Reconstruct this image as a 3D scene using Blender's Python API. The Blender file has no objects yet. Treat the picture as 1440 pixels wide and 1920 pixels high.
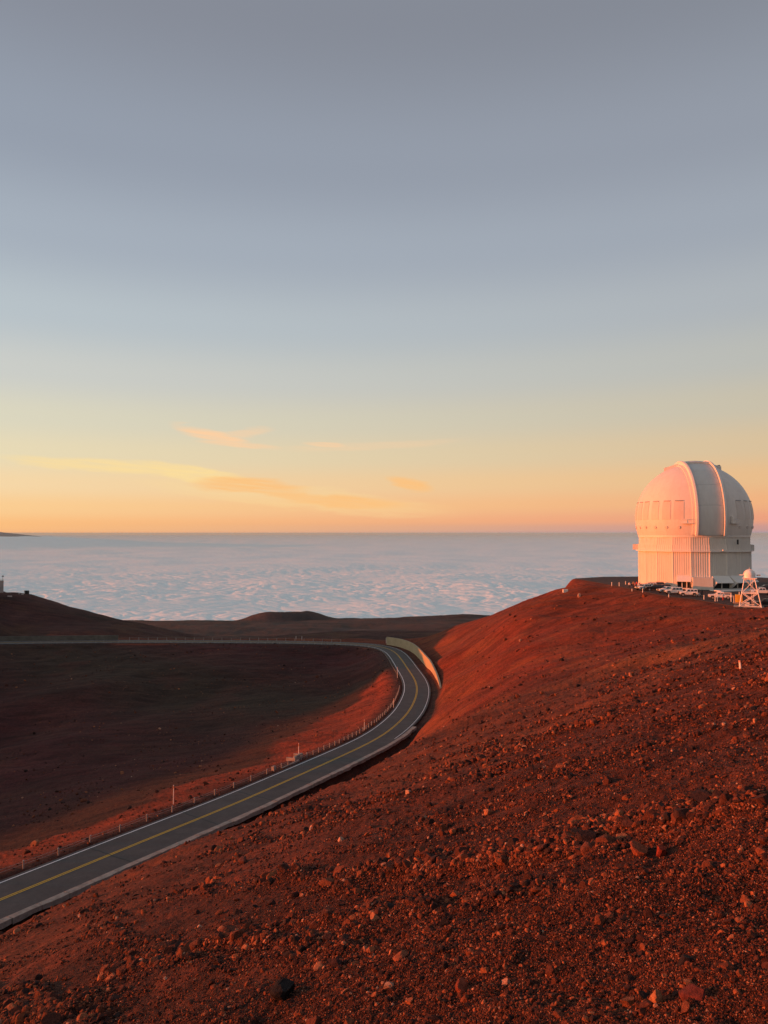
import bpy, bmesh, math, random
import numpy as np
from mathutils import Vector, Matrix

SC = bpy.context.scene
COL = SC.collection
PI = math.pi
R = math.radians
rnd = random.Random(7)
nrs = np.random.RandomState(11)

# ------------------------------------------------------------------ camera
F = 1397.0                       # focal length in photo pixels (1440 x 1920)
V0 = 999.0                       # eye level row
PITCH = math.atan((V0 - 960.0) / F)
cam_d = bpy.data.cameras.new('camera')
cam = bpy.data.objects.new('camera', cam_d)
COL.objects.link(cam)
cam_d.sensor_fit = 'VERTICAL'
cam_d.sensor_height = 36.0
cam_d.lens = 36.0 * F / 1920.0
cam_d.clip_start = 0.1
cam_d.clip_end = 2.0e6
cam.location = (0, 0, 0)
cam.rotation_euler = (PI / 2 + PITCH, 0, 0)
SC.camera = cam

# ------------------------------------------------------------------ world
SUN_AZ, SUN_EL = -89.0, 3.0
SUN = Vector((math.sin(R(SUN_AZ)) * math.cos(R(SUN_EL)), math.cos(R(SUN_AZ)) * math.cos(R(SUN_EL)), math.sin(R(SUN_EL))))
SC.view_settings.view_transform = 'Standard'
SC.view_settings.look = 'None'
SC.view_settings.exposure = 1.0
SC.view_settings.gamma = 1.0
SC.view_settings.use_curve_mapping = False
EXPK = 2.0 ** SC.view_settings.exposure


def lin(c):
    return tuple((x / 255.0 / 12.92) if x / 255.0 <= 0.04045 else ((x / 255.0 + 0.055) / 1.055) ** 2.4 for x in c)


world = bpy.data.worlds.new('World')
SC.world = world
world.use_nodes = True
W = world.node_tree
W.nodes.clear()


class NT:
    """small helper to write node maths"""

    def __init__(self, tree):
        self.t = tree

    def n(self, typ, **kw):
        nd = self.t.nodes.new(typ)
        for k, v in kw.items():
            setattr(nd, k, v)
        return nd

    def put(self, sock, v):
        if isinstance(v, bpy.types.NodeSocket):
            self.t.links.new(v, sock)
        elif v is not None:
            sock.default_value = v

    def m(self, op, a, b=None, c=None, clamp=False):
        nd = self.n('ShaderNodeMath', operation=op, use_clamp=clamp)
        for i, v in enumerate((a, b, c)):
            if v is not None:
                self.put(nd.inputs[i], v)
        return nd.outputs[0]

    def ramp(self, fac, stops, interp='LINEAR'):
        nd = self.n('ShaderNodeValToRGB')
        cr = nd.color_ramp
        cr.interpolation = interp
        while len(cr.elements) > 1:
            cr.elements.remove(cr.elements[-1])
        cr.elements[0].position = stops[0][0]
        cr.elements[0].color = tuple(stops[0][1]) + (1,)
        for p, c in stops[1:]:
            e = cr.elements.new(p)
            e.color = tuple(c) + (1,)
        self.put(nd.inputs[0], fac)
        return nd.outputs[0]

    def mix(self, f, a, b, mode='MIX'):
        nd = self.n('ShaderNodeMix', data_type='RGBA', blend_type=mode)
        self.put(nd.inputs[0], f)
        self.put(nd.inputs[6], a if isinstance(a, bpy.types.NodeSocket) else tuple(a) + (1,))
        self.put(nd.inputs[7], b if isinstance(b, bpy.types.NodeSocket) else tuple(b) + (1,))
        return nd.outputs[2]

    def noise(self, vec, scale, detail=4, rough=0.55, dist=0.0, out=0):
        nd = self.n('ShaderNodeTexNoise')
        self.put(nd.inputs['Vector'], vec)
        nd.inputs['Scale'].default_value = scale
        nd.inputs['Detail'].default_value = detail
        nd.inputs['Roughness'].default_value = rough
        nd.inputs['Distortion'].default_value = dist
        return nd.outputs[out]

    def mr(self, v, a, b, c=0.0, d=1.0, smooth=True):
        nd = self.n('ShaderNodeMapRange')
        nd.interpolation_type = 'SMOOTHSTEP' if smooth else 'LINEAR'
        self.put(nd.inputs[0], v)
        nd.inputs[1].default_value = a
        nd.inputs[2].default_value = b
        nd.inputs[3].default_value = c
        nd.inputs[4].default_value = d
        return nd.outputs[0]


w = NT(W)
tc = w.n('ShaderNodeTexCoord')
sep = w.n('ShaderNodeSeparateXYZ')
W.links.new(tc.outputs['Generated'], sep.inputs[0])
dx, dy, dz = sep.outputs
az = w.m('ARCTAN2', dx, dy)                          # 0 ahead, + to the right
el = w.m('ARCSINE', dz)


def el_of(v):
    return math.atan((V0 - v) / F)


def ramp_stops(rows):
    # position over elevation -5 deg .. 90 deg, square-root spaced for resolution near the horizon
    out = []
    for v, c in rows:
        e = el_of(v) if v is not None else 0
        out.append((math.sqrt(max(0, e) / (PI / 2)), tuple(x / EXPK for x in lin(c))))
    out.sort(key=lambda q: q[0])
    return out


elp = w.m('SQRT', w.m('DIVIDE', w.m('MAXIMUM', el, 0.0), PI / 2))
left_rows = [(999, (250, 184, 128)), (985, (255, 193, 128)), (955, (254, 208, 148)), (915, (249, 218, 170)), (860, (235, 221, 185)),
             (800, (222, 217, 194)), (720, (206, 208, 203)), (620, (187, 197, 203)), (480, (168, 178, 190)), (300, (151, 160, 174)),
             (0, (137, 142, 154))]
right_rows = [(999, (165, 154, 166)), (990, (205, 154, 145)), (975, (238, 162, 128)), (945, (243, 180, 130)), (905, (236, 191, 141)), (850, (220, 195, 158)),
              (780, (203, 194, 173)), (700, (189, 190, 184)), (600, (176, 182, 187)), (460, (161, 169, 180)), (300, (150, 157, 169)),
              (0, (134, 139, 150))]
cl = w.ramp(elp, ramp_stops(left_rows) + [(1.0, tuple(x / EXPK for x in lin((140, 147, 162))))], 'EASE')
cr_ = w.ramp(elp, ramp_stops(right_rows) + [(1.0, tuple(x / EXPK for x in lin((140, 147, 162))))], 'EASE')
# angle away from the sun's azimuth : 0 at sun, 1 opposite
sunhx, sunhy = math.sin(R(SUN_AZ)), math.cos(R(SUN_AZ))
hl = w.m('SQRT', w.m('ADD', w.m('MULTIPLY', dx, dx), w.m('MULTIPLY', dy, dy)))
cosd = w.m('DIVIDE', w.m('ADD', w.m('MULTIPLY', dx, sunhx), w.m('MULTIPLY', dy, sunhy)), w.m('MAXIMUM', hl, 0.001))
fr = w.mr(cosd, 0.50, -0.44, 0.0, 1.0, smooth=False)
skycol = w.mix(fr, cl, cr_)
# towards the sun the sky grows brighter and yellower
glow = w.m('MULTIPLY', w.mr(cosd, 0.50, .95), w.mr(el, 0.85, 0.0))
skycol = w.mix(w.m('MULTIPLY', glow, 0.8), skycol, tuple(x * 2.0 / EXPK for x in lin((255, 226, 180))))

# thin clouds near the horizon
cmb = w.n('ShaderNodeCombineXYZ')
W.links.new(w.m('MULTIPLY', az, 7.0), cmb.inputs[0])
W.links.new(w.m('MULTIPLY', el, 60.0), cmb.inputs[1])
nz = w.noise(cmb.outputs[0], 1.0, 5, 0.6, 0.6)
cmb2 = w.n('ShaderNodeCombineXYZ')
W.links.new(w.m('MULTIPLY', az, 14.0), cmb2.inputs[0])
W.links.new(w.m('ADD', w.m('MULTIPLY', el, 320.0), w.m('MULTIPLY', az, 30.0)), cmb2.inputs[1])
nz2 = w.noise(cmb2.outputs[0], 1.0, 5, 0.65, 1.0)


def wisp(u, v, hu, hv, slope, strength, soft=0.9):
    a0 = math.atan((u - 720) / F)
    e0 = el_of(v)
    ra, re_ = hu / F, hv / F
    da = w.m('SUBTRACT', az, a0)
    ee = w.m('SUBTRACT', w.m('SUBTRACT', el, e0), w.m('MULTIPLY', da, slope))
    ee = w.m('ADD', ee, w.m('MULTIPLY', w.m('SUBTRACT', nz, 0.5), re_ * 2.2))
    q = w.m('ADD', w.m('POWER', w.m('ABSOLUTE', w.m('DIVIDE', da, ra)), 2.0), w.m('POWER', w.m('ABSOLUTE', w.m('DIVIDE', ee, re_)), 2.0))
    s = w.mr(q, 1.0, 1.0 - soft, 0.0, strength)
    return w.m('MULTIPLY', s, w.mr(nz2, 0.25, 0.62, 0.42, 1.0))


wyel = [wisp(200, 882, 190, 14, -0.05, .85), wisp(370, 894, 150, 16, -0.15, 1.0), wisp(560, 934, 340, 28, -0.10, .35)]
wora = [wisp(470, 911, 125, 17, -0.05, .95), wisp(650, 941, 135, 14, -0.05, .95), wisp(768, 907, 52, 16, -0.25, 1.0), wisp(560, 930, 120, 13, -.15, .8)]
wpal = [wisp(400, 822, 85, 16, -0.25, 1.0), wisp(460, 815, 60, 12, 0.15, .5), wisp(610, 833, 50, 5, -0.03, .8), wisp(450, 838, 90, 7, -0.06, .8), wisp(700, 835, 200, 10, 0.05, .3)]


def total(lst):
    s = lst[0]
    for q in lst[1:]:
        s = w.m('MAXIMUM', s, q)
    return s


skycol = w.mix(total(wpal), skycol, tuple(x / EXPK for x in lin((255, 210, 165))))
skycol = w.mix(total(wyel), skycol, tuple(x / EXPK for x in lin((255, 224, 158))))
skycol = w.mix(total(wora), skycol, tuple(x / EXPK for x in lin((255, 197, 130))))
sky = w.n('ShaderNodeTexSky')
sky.sky_type = 'NISHITA'
sky.sun_disc = False
sky.sun_elevation = R(SUN_EL)
sky.sun_rotation = R(SUN_AZ)
sky.altitude = 4200
nish = w.mix(1.0, sky.outputs[0], (0.05 / EXPK,) * 3, 'MULTIPLY')
skycol = w.mix(0.03, skycol, nish)
bg = w.n('ShaderNodeBackground')
W.links.new(skycol, bg.inputs[0])
bg.inputs[1].default_value = 1.0
wo = w.n('ShaderNodeOutputWorld')
W.links.new(bg.outputs[0], wo.inputs[0])

# ------------------------------------------------------------------ sun
sun_d = bpy.data.lights.new('sun', 'SUN')
sun_d.energy = 3.8
sun_d.color = (1.0, 0.18, 0.03)
sun_d.angle = R(0.28)
sun_o = bpy.data.objects.new('sun', sun_d)
COL.objects.link(sun_o)
sun_o.rotation_euler = SUN.to_track_quat('Z', 'Y').to_euler()
sun_o.location = (-200, 50, 60)


# ================================================================== helpers
def ray(u, v):
    c, s = math.cos(PITCH), math.sin(PITCH)
    x, y, z = (u - 720.0) / F, 1.0, (960.0 - v) / F
    return x, y * c - z * s, y * s + z * c


def at(u, v, Y):
    x, y, z = ray(u, v)
    k = Y / y
    return (x * k, Y, z * k)


def atz(u, v, z0):
    x, y, z = ray(u, v)
    k = z0 / z
    return (x * k, y * k, z0)


def mesh_np(name, verts, quads, smooth=True):
    me = bpy.data.meshes.new(name)
    n, q = len(verts), len(quads)
    me.vertices.add(n)
    me.vertices.foreach_set('co', np.asarray(verts, dtype=np.float32).ravel())
    me.loops.add(q * 4)
    me.loops.foreach_set('vertex_index', np.asarray(quads, dtype=np.int32).ravel())
    me.polygons.add(q)
    me.polygons.foreach_set('loop_start', np.arange(0, q * 4, 4, dtype=np.int32))
    me.polygons.foreach_set('loop_total', np.full(q, 4, dtype=np.int32))
    me.polygons.foreach_set('use_smooth', np.full(q, smooth, dtype=bool))
    me.update(calc_edges=True)
    return me


def link(name, me, parent=None, mat=None, loc=None, rot=None):
    o = bpy.data.objects.new(name, me)
    COL.objects.link(o)
    if parent:
        o.parent = parent
    if mat is not None and me is not None:
        if not me.materials:
            me.materials.append(mat)
    if loc is not None:
        o.location = loc
    if rot is not None:
        o.rotation_euler = rot
    return o


def empty(name, loc, label=None, cat=None, group=None, rotz=0.0):
    o = bpy.data.objects.new(name, None)
    COL.objects.link(o)
    o.location = loc
    o.rotation_euler = (0, 0, rotz)
    tag(o, label, cat, group)
    return o


def tag(o, label=None, cat=None, group=None, kind=None):
    if label:
        o['label'] = label
    if cat:
        o['category'] = cat
    if group:
        o['group'] = group
    if kind:
        o['kind'] = kind
    return o


class MB:
    """collects boxes, tubes, prisms into one mesh"""

    def __init__(self):
        self.v, self.f = [], []

    def add(self, vs, fs):
        b = len(self.v)
        self.v += [tuple(p) for p in vs]
        self.f += [tuple(i + b for i in q) for q in fs]

    def box(self, c, s, rotz=0.0, taper=(1, 1), mat=None):
        hx, hy, hz = s[0] / 2, s[1] / 2, s[2] / 2
        P = []
        for sz in (-1, 1):
            tx, ty = (1, 1) if sz < 0 else taper
            for sx, sy in ((-1, -1), (1, -1), (1, 1), (-1, 1)):
                x, y = sx * hx * tx, sy * hy * ty
                cx, sn = math.cos(rotz), math.sin(rotz)
                P.append((c[0] + x * cx - y * sn, c[1] + x * sn + y * cx, c[2] + sz * hz))
        self.add(P, [(3, 2, 1, 0), (4, 5, 6, 7), (0, 1, 5, 4), (1, 2, 6, 5), (2, 3, 7, 6), (3, 0, 4, 7)])
        return self

    def tube(self, a, b, r, n=8, r2=None, caps=True):
        a, b = Vector(a), Vector(b)
        d = (b - a).normalized()
        up = Vector((0, 0, 1)) if abs(d.z) < 0.95 else Vector((1, 0, 0))
        x = d.cross(up).normalized()
        y = d.cross(x)
        r2 = r if r2 is None else r2
        P = []
        for p, rr in ((a, r), (b, r2)):
            for i in range(n):
                t = 2 * PI * i / n
                P.append(p + x * rr * math.cos(t) + y * rr * math.sin(t))
        fs = [(i, (i + 1) % n, n + (i + 1) % n, n + i) for i in range(n)]
        if caps:
            fs += [tuple(range(n))[::-1], tuple(range(n, 2 * n))]
        self.add(P, fs)
        return self

    def prism(self, pts, y0, y1):
        """outline in x,z extruded along y"""
        n = len(pts)
        P = [(x, y0, z) for x, z in pts] + [(x, y1, z) for x, z in pts]
        fs = [(i, (i + 1) % n, n + (i + 1) % n, n + i) for i in range(n)] + [tuple(range(n))[::-1], tuple(range(n, 2 * n))]
        self.add(P, fs)
        return self

    def lathe(self, prof, n=24, c=(0, 0, 0)):
        P = []
        for r_, z in prof:
            for i in range(n):
                t = 2 * PI * i / n
                P.append((c[0] + r_ * math.cos(t), c[1] + r_ * math.sin(t), c[2] + z))
        fs = []
        for j in range(len(prof) - 1):
            for i in range(n):
                fs.append((j * n + i, j * n + (i + 1) % n, (j + 1) * n + (i + 1) % n, (j + 1) * n + i))
        self.add(P, fs)
        return self

    def mesh(self, name, smooth=False, bevel=0.0):
        me = bpy.data.meshes.new(name)
        me.from_pydata(self.v, [], self.f)
        bm = bmesh.new()
        bm.from_mesh(me)
        bmesh.ops.recalc_face_normals(bm, faces=bm.faces)
        if bevel:
            bmesh.ops.bevel(bm, geom=[e for e in bm.edges if len(e.link_faces) == 2 and e.calc_face_angle(0) > 0.5], offset=bevel, segments=1, affect='EDGES', clamp_overlap=True)
        bm.to_mesh(me)
        bm.free()
        if smooth:
            me.polygons.foreach_set('use_smooth', [True] * len(me.polygons))
        return me

    def build(self, name, mat, parent=None, smooth=False, bevel=0.0, **k):
        return link(name, self.mesh(name, smooth, bevel), parent, mat, **k)


def copy_tree(o, parent=None):
    c = o.copy()
    COL.objects.link(c)
    c.parent = parent
    for ch in list(o.children):
        copy_tree(ch, c)
    return c


# ------------------------------------------------------------------ numpy noise
_G = np.random.RandomState(5)
_perm = _G.permutation(4096).astype(np.int64)
_ang = _G.rand(4096) * 2 * np.pi
_gx, _gy = np.cos(_ang), np.sin(_ang)


def pn(x, y, seed=0):
    x = np.asarray(x, dtype=np.float64) + seed * 37.13
    y = np.asarray(y, dtype=np.float64) - seed * 71.7
    xi, yi = np.floor(x).astype(np.int64), np.floor(y).astype(np.int64)
    xf, yf = x - xi, y - yi
    u = xf * xf * xf * (xf * (xf * 6 - 15) + 10)
    v = yf * yf * yf * (yf * (yf * 6 - 15) + 10)

    def g(ix, iy, fx, fy):
        h = _perm[(_perm[ix & 4095] + iy) & 4095]
        return _gx[h] * fx + _gy[h] * fy
    a, b = g(xi, yi, xf, yf), g(xi + 1, yi, xf - 1, yf)
    c, d = g(xi, yi + 1, xf, yf - 1), g(xi + 1, yi + 1, xf - 1, yf - 1)
    return ((a + (b - a) * u) + ((c + (d - c) * u) - (a + (b - a) * u)) * v) * 1.5


def fbm(x, y, oct=4, seed=0, gain=0.5):
    s, a = 0, 1.0
    for i in range(oct):
        s = s + a * pn(x * 2 ** i, y * 2 ** i, seed + i * 3)
        a *= gain
    return s


def sstep(x, a, b):
    t = np.clip((x - a) / (b - a), 0, 1)
    return t * t * (3 - 2 * t)


# ================================================================== road course
road_px = [(0, 1687, -33.0), (108, 1643, -33.5), (217, 1598, -34.0), (330, 1552, -34.6), (443, 1506, -35.3), (582, 1444, -36.5), (700, 1389, -38.0),
           (737, 1364, -38.7), (765, 1336, -39.5), (779, 1309, -40.4), (782, 1290, -41.0), (777, 1273, -41.4), (765, 1255, -41.8), (753, 1237, -42.3),
           (739, 1222, -42.9), (718, 1213.5, -43.5), (680, 1208.5, -44.2), (610, 1205.5, -45), (500, 1203.5, -45.6), (400, 1202.8, -46), (222, 1202.5, -46.2), (0, 1205, -46.2)]
ctrl = [Vector(atz(*p)) for p in road_px]
d0 = (ctrl[0] - ctrl[1])
ctrl = [ctrl[0] + d0 * 4, ctrl[0] + d0 * 2] + ctrl
d1 = (ctrl[-1] - ctrl[-2]).normalized()
ctrl += [ctrl[-1] + d1 * 22 + Vector((0, -1, 0)), ctrl[-1] + d1 * 45 + Vector((0, -4, 0))]


def resample(pts, step):
    dense = []
    for i in range(len(pts) - 1):
        p0, p1, p2, p3 = pts[max(i - 1, 0)], pts[i], pts[i + 1], pts[min(i + 2, len(pts) - 1)]
        # centripetal-ish : scale tangents by chord
        c = (p2 - p1).length
        t1 = (p2 - p0) / max((p2 - p0).length, 1e-6) * c
        t2 = (p3 - p1) / max((p3 - p1).length, 1e-6) * c
        for k in range(20):
            t = k / 20
            h00, h10, h01, h11 = 2 * t**3 - 3 * t**2 + 1, t**3 - 2 * t**2 + t, -2 * t**3 + 3 * t**2, t**3 - t**2
            dense.append(p1 * h00 + t1 * h10 + p2 * h01 + t2 * h11)
    dense.append(pts[-1])
    D = np.array([tuple(p) for p in dense])
    for _ in range(2):
        seg = np.r_[0, np.cumsum(np.linalg.norm(np.diff(D[:, :2], axis=0), axis=1))]
        s = np.arange(0, seg[-1], step)
        D = np.stack([np.interp(s, seg, D[:, k]) for k in range(3)], 1)
        K = 5
        P = np.pad(D, ((K, K), (0, 0)), mode='reflect', reflect_type='odd')
        D = np.stack([np.convolve(P[:, k], np.ones(2 * K + 1) / (2 * K + 1), 'valid') for k in range(3)], 1)
    return D


RD = resample(ctrl, 1.0)
RT = np.gradient(RD[:, :2], axis=0)
RT /= np.linalg.norm(RT, axis=1)[:, None]
RN = np.stack([RT[:, 1], -RT[:, 0]], 1)        # to the right of travel


def road_dist(x, y):
    """signed offset from the centre line (right positive) and road height there"""
    d = np.full(x.shape, 1e9)
    z = np.zeros(x.shape)
    s = np.zeros(x.shape)
    idx = np.zeros(x.shape, dtype=np.int64)
    best = np.full(x.shape, 1e18)
    for a in range(0, len(RD)):
        q = (x - RD[a, 0]) ** 2 + (y - RD[a, 1]) ** 2
        m = q < best
        best[m] = q[m]
        idx[m] = a
    vx, vy = x - RD[idx, 0], y - RD[idx, 1]
    sgn = vx * RN[idx, 0] + vy * RN[idx, 1]
    s = np.sign(sgn) * np.sqrt(best)
    inside = np.abs(vx * RT[idx, 0] + vy * RT[idx, 1]) < 1.5
    s = np.where(inside, sgn, s)
    al = vx * RT[idx, 0] + vy * RT[idx, 1]
    sl = np.gradient(RD[:, 2])
    z = RD[idx, 2] + np.clip(al, -1, 1) * sl[idx]
    return s, z, idx


# ================================================================== terrain surface
CP = []


def cp(x, y, z):
    CP.append((x, y, z))


def cpx(u, v, Y):
    CP.append(at(u, v, Y))


for X in (-14, -6, 0, 6, 14):
    for Yv in (-14, -6, 0, 6, 14):
        cp(X, Yv, -1.7 - .29 * Yv + .37 * X)
for X, Yv in ((-20, 30), (-30, 30), (-10, 30), (-20, 50), (-5, 50), (-5, 80), (3, 110), (8, 30), (12, 60)):
    cp(X, Yv, -1.7 - .285 * Yv + .37 * X - 0.0)
for u, v, Y in [(1440, 1240, 25), (1440, 1203, 45), (1440, 1186, 70), (1440, 1155, 130), (1440, 1300, 14.5),
                (1200, 1300, 32), (1200, 1252, 75), (1200, 1205, 140), (1200, 1140, 185), (1200, 1113, 203),
                (1320, 1230, 45), (1320, 1208, 80), (1320, 1170, 140), (1320, 1133, 172),
                (1080, 1300, 62), (1080, 1262, 100), (1080, 1200, 160), (1080, 1140, 205),
                (960, 1380, 40), (960, 1330, 75), (960, 1280, 120), (960, 1220, 170), (960, 1165, 210), (960, 1141, 232),
                (820, 1450, 32), (820, 1400, 70), (820, 1360, 105), (820, 1320, 140), (830, 1280, 178), (830, 1232, 222), (838, 1195, 258), (862, 1170, 285),
                (910, 1155, 262), (900, 1200, 220), (1020, 1122, 238), (1060, 1108, 245), (1120, 1089, 252),
                # bowl
                (0, 1590, 95), (0, 1500, 150), (0, 1400, 205), (0, 1300, 255), (0, 1240, 290), (0, 1214, 308),
                (150, 1548, 98), (150, 1470, 145), (150, 1380, 195), (150, 1290, 245), (150, 1214, 310),
                (300, 1512, 100), (300, 1450, 145), (300, 1380, 195), (300, 1310, 240), (300, 1240, 282), (300, 1213, 308),
                (500, 1432, 128), (500, 1390, 165), (500, 1340, 205), (500, 1290, 242), (500, 1240, 276), (500, 1213, 304),
                (590, 1400, 142), (590, 1370, 170),
                (650, 1375, 150), (650, 1350, 175), (650, 1320, 205), (650, 1290, 235), (650, 1250, 266), (650, 1225, 284), (725, 1300, 200), (725, 1262, 235),
                # behind the far road
                (0, 1165, 350), (0, 1108, 400), (100, 1170, 352), (100, 1127, 395), (50, 1110.5, 400), (160, 1147, 392), (220, 1161, 388), (290, 1175, 380), (350, 1194, 372),
                (220, 1180, 350), (400, 1199, 345), (460, 1196, 420), (600, 1198, 350), (600, 1186, 430), (690, 1184, 440), (760, 1183, 440), (850, 1187, 410), (800, 1200, 330), (780, 1212, 280),
                (-100, 1098, 410), (-250, 1085, 420)]:
    cpx(u, v, Y)
for x, y, z in [(-208, 460, -52), (-160, 455, -62), (-250, 480, -50), (-100, 450, -66), (-60, 520, -75), (0, 520, -75), (60, 520, -75), (30, 350, -50), (70, 330, -48), (110, 330, -42),
                (150, 260, -17), (160, 200, -15), (110, 290, -22), (160, 300, -28), (200, 350, -55), (75, 280, -25), (55, 290, -36),
                (60, 60, -4), (100, 100, -7), (100, 0, 12), (150, 100, -3), (60, -40, 20), (0, -80, 20), (-60, -60, -10), (-60, 0, -24), (-100, 20, -34), (-100, 90, -46), (-140, 160, -52), (-160, 230, -50), (-200, 100, -46),
                (-220, 300, -44), (-250, 200, -44), (-230, 0, -40), (200, 0, 15), (0, -200, 25), (-200, -200, -10), (200, -200, 25), (300, 100, -15), (300, 300, -60), (-320, 420, -38),
                (95, 225, -16), (80, 165, -16), (80, 200, -16), (120, 165, -15), (0, 600, -85), (-200, 600, -80), (200, 560, -85)]:
    cp(x, y, z)
for i in range(6, len(RD), 9):
    for off in (-4, 4.5):
        cp(RD[i, 0] + RN[i, 0] * off, RD[i, 1] + RN[i, 1] * off, RD[i, 2] - 0.15)
CPA = np.array(CP)
S_ = 100.0


def _tps_k(d2):
    return 0.5 * d2 * np.log(np.maximum(d2, 1e-12))


_P = CPA[:, :2] / S_
_n = len(_P)
_d2 = ((_P[:, None] - _P[None]) ** 2).sum(-1)
_A = np.zeros((_n + 3, _n + 3))
_A[:_n, :_n] = _tps_k(_d2) + np.eye(_n) * 2e-3
_A[:_n, _n] = 1
_A[:_n, _n + 1:] = _P
_A[_n, :_n] = 1
_A[_n + 1:, :_n] = _P.T
_w = np.linalg.solve(_A, np.r_[CPA[:, 2], 0, 0, 0])


def tps(x, y):
    shp = x.shape
    x, y = x.ravel() / S_, y.ravel() / S_
    out = np.empty(len(x))
    for a in range(0, len(x), 40000):
        xs, ys = x[a:a + 40000], y[a:a + 40000]
        d2 = (xs[:, None] - _P[:, 0][None]) ** 2 + (ys[:, None] - _P[:, 1][None]) ** 2
        out[a:a + 40000] = _tps_k(d2) @ _w[:_n] + _w[_n] + _w[_n + 1] * xs + _w[_n + 2] * ys
    return out.reshape(shp)


_fr = np.array([0, 400, 500, 700, 1000, 1500, 2000, 2500, 2700, 3500, 6000, 9000, 20000.])
_fz = np.array([-55, -58, -69, -93, -125, -178, -230, -285, -316, -560, -1500, -2600, -4500.])


def zfar(x, y):
    r = np.hypot(x, y)
    z = np.interp(r, _fr, _fz)
    k = sstep(r, 500, 900)
    z = z + k * (fbm(x / 420, y / 420, 4, 3) * 9 + 5 * pn(x / 1300, y / 1300, 9))
    z = z + sstep(r, 1300, 2200) * 3 * np.sin(x / 190.0)
    # cinder cone with a flat, nicked top
    d = np.hypot((x + 295) / 1.0, (y - 2250) / 1.3)
    z = z + 24 * (1 - sstep(d, 52, 165)) - 3 * (1 - sstep(np.hypot(x + 270, y - 2250), 0, 40))
    d = np.hypot((x - 190) / 1.8, (y - 2050) / 1.0)
    z = z + 11 * (1 - sstep(d, 20, 150))
    # rear half stays high : the summit
    return z


PAD_Z = -16.0
PADP = np.array([(67, 262), (70, 225), (70.5, 205), (71.6, 187), (74.6, 180), (76.0, 168), (77.0, 158.5), (95, 155), (140, 157), (145, 250), (135, 268), (110, 275), (80, 272)], dtype=float)


def pad_sd(x, y):
    n = len(PADP)
    d = np.full(x.shape, 1e9)
    ins = np.zeros(x.shape, dtype=bool)
    for i in range(n):
        ax, ay = PADP[i]
        bx, by = PADP[(i + 1) % n]
        ex, ey = bx - ax, by - ay
        t = np.clip(((x - ax) * ex + (y - ay) * ey) / (ex * ex + ey * ey), 0, 1)
        d = np.minimum(d, np.hypot(x - ax - t * ex, y - ay - t * ey))
        c = ((ay > y) != (by > y)) & (x < (bx - ax) * (y - ay) / (by - ay + 1e-12) + ax)
        ins ^= c
    return np.where(ins, -d, d)


RIDGE = None          # (points, ) set below: the western rim whose shadow fills the bowl


def ridge_z(x, y):
    if RIDGE is None:
        return np.full(x.shape, -1e9)
    z = np.full(x.shape, -1e9)
    P = RIDGE
    for i in range(len(P) - 1):
        ax, ay, az_ = P[i]
        bx, by, bz = P[i + 1]
        ex, ey = bx - ax, by - ay
        t = np.clip(((x - ax) * ex + (y - ay) * ey) / (ex * ex + ey * ey), 0, 1)
        dd = np.hypot(x - ax - t * ex, y - ay - t * ey)
        z = np.maximum(z, az_ + (bz - az_) * t - 0.42 * np.sqrt(dd * dd + 16) + 1.68)
    return z


def base_z(x, y):
    r = np.hypot(x, y)
    z = np.full(x.shape, 0.0)
    m = r < 620
    z[m] = tps(x[m], y[m])
    k = sstep(r, 430, 600)
    zf = zfar(x, y)
    z = z * (1 - k) + zf * k
    return np.maximum(z, ridge_z(x, y))


def coarse(x, y):
    r = np.hypot(x, y)
    t = x * .55 - y * .835
    q = x * .835 + y * .55 + .35 * pn(x / 3, y / 3, 70)
    return fbm(t / 6.5, q / 1.15, 3, 71) + .6 * pn(t / 14, q / 4.5, 72) * np.minimum(1, r / 8) + .35 * pn(x / .5, y / .4, 73) * (r < 12)


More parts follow.
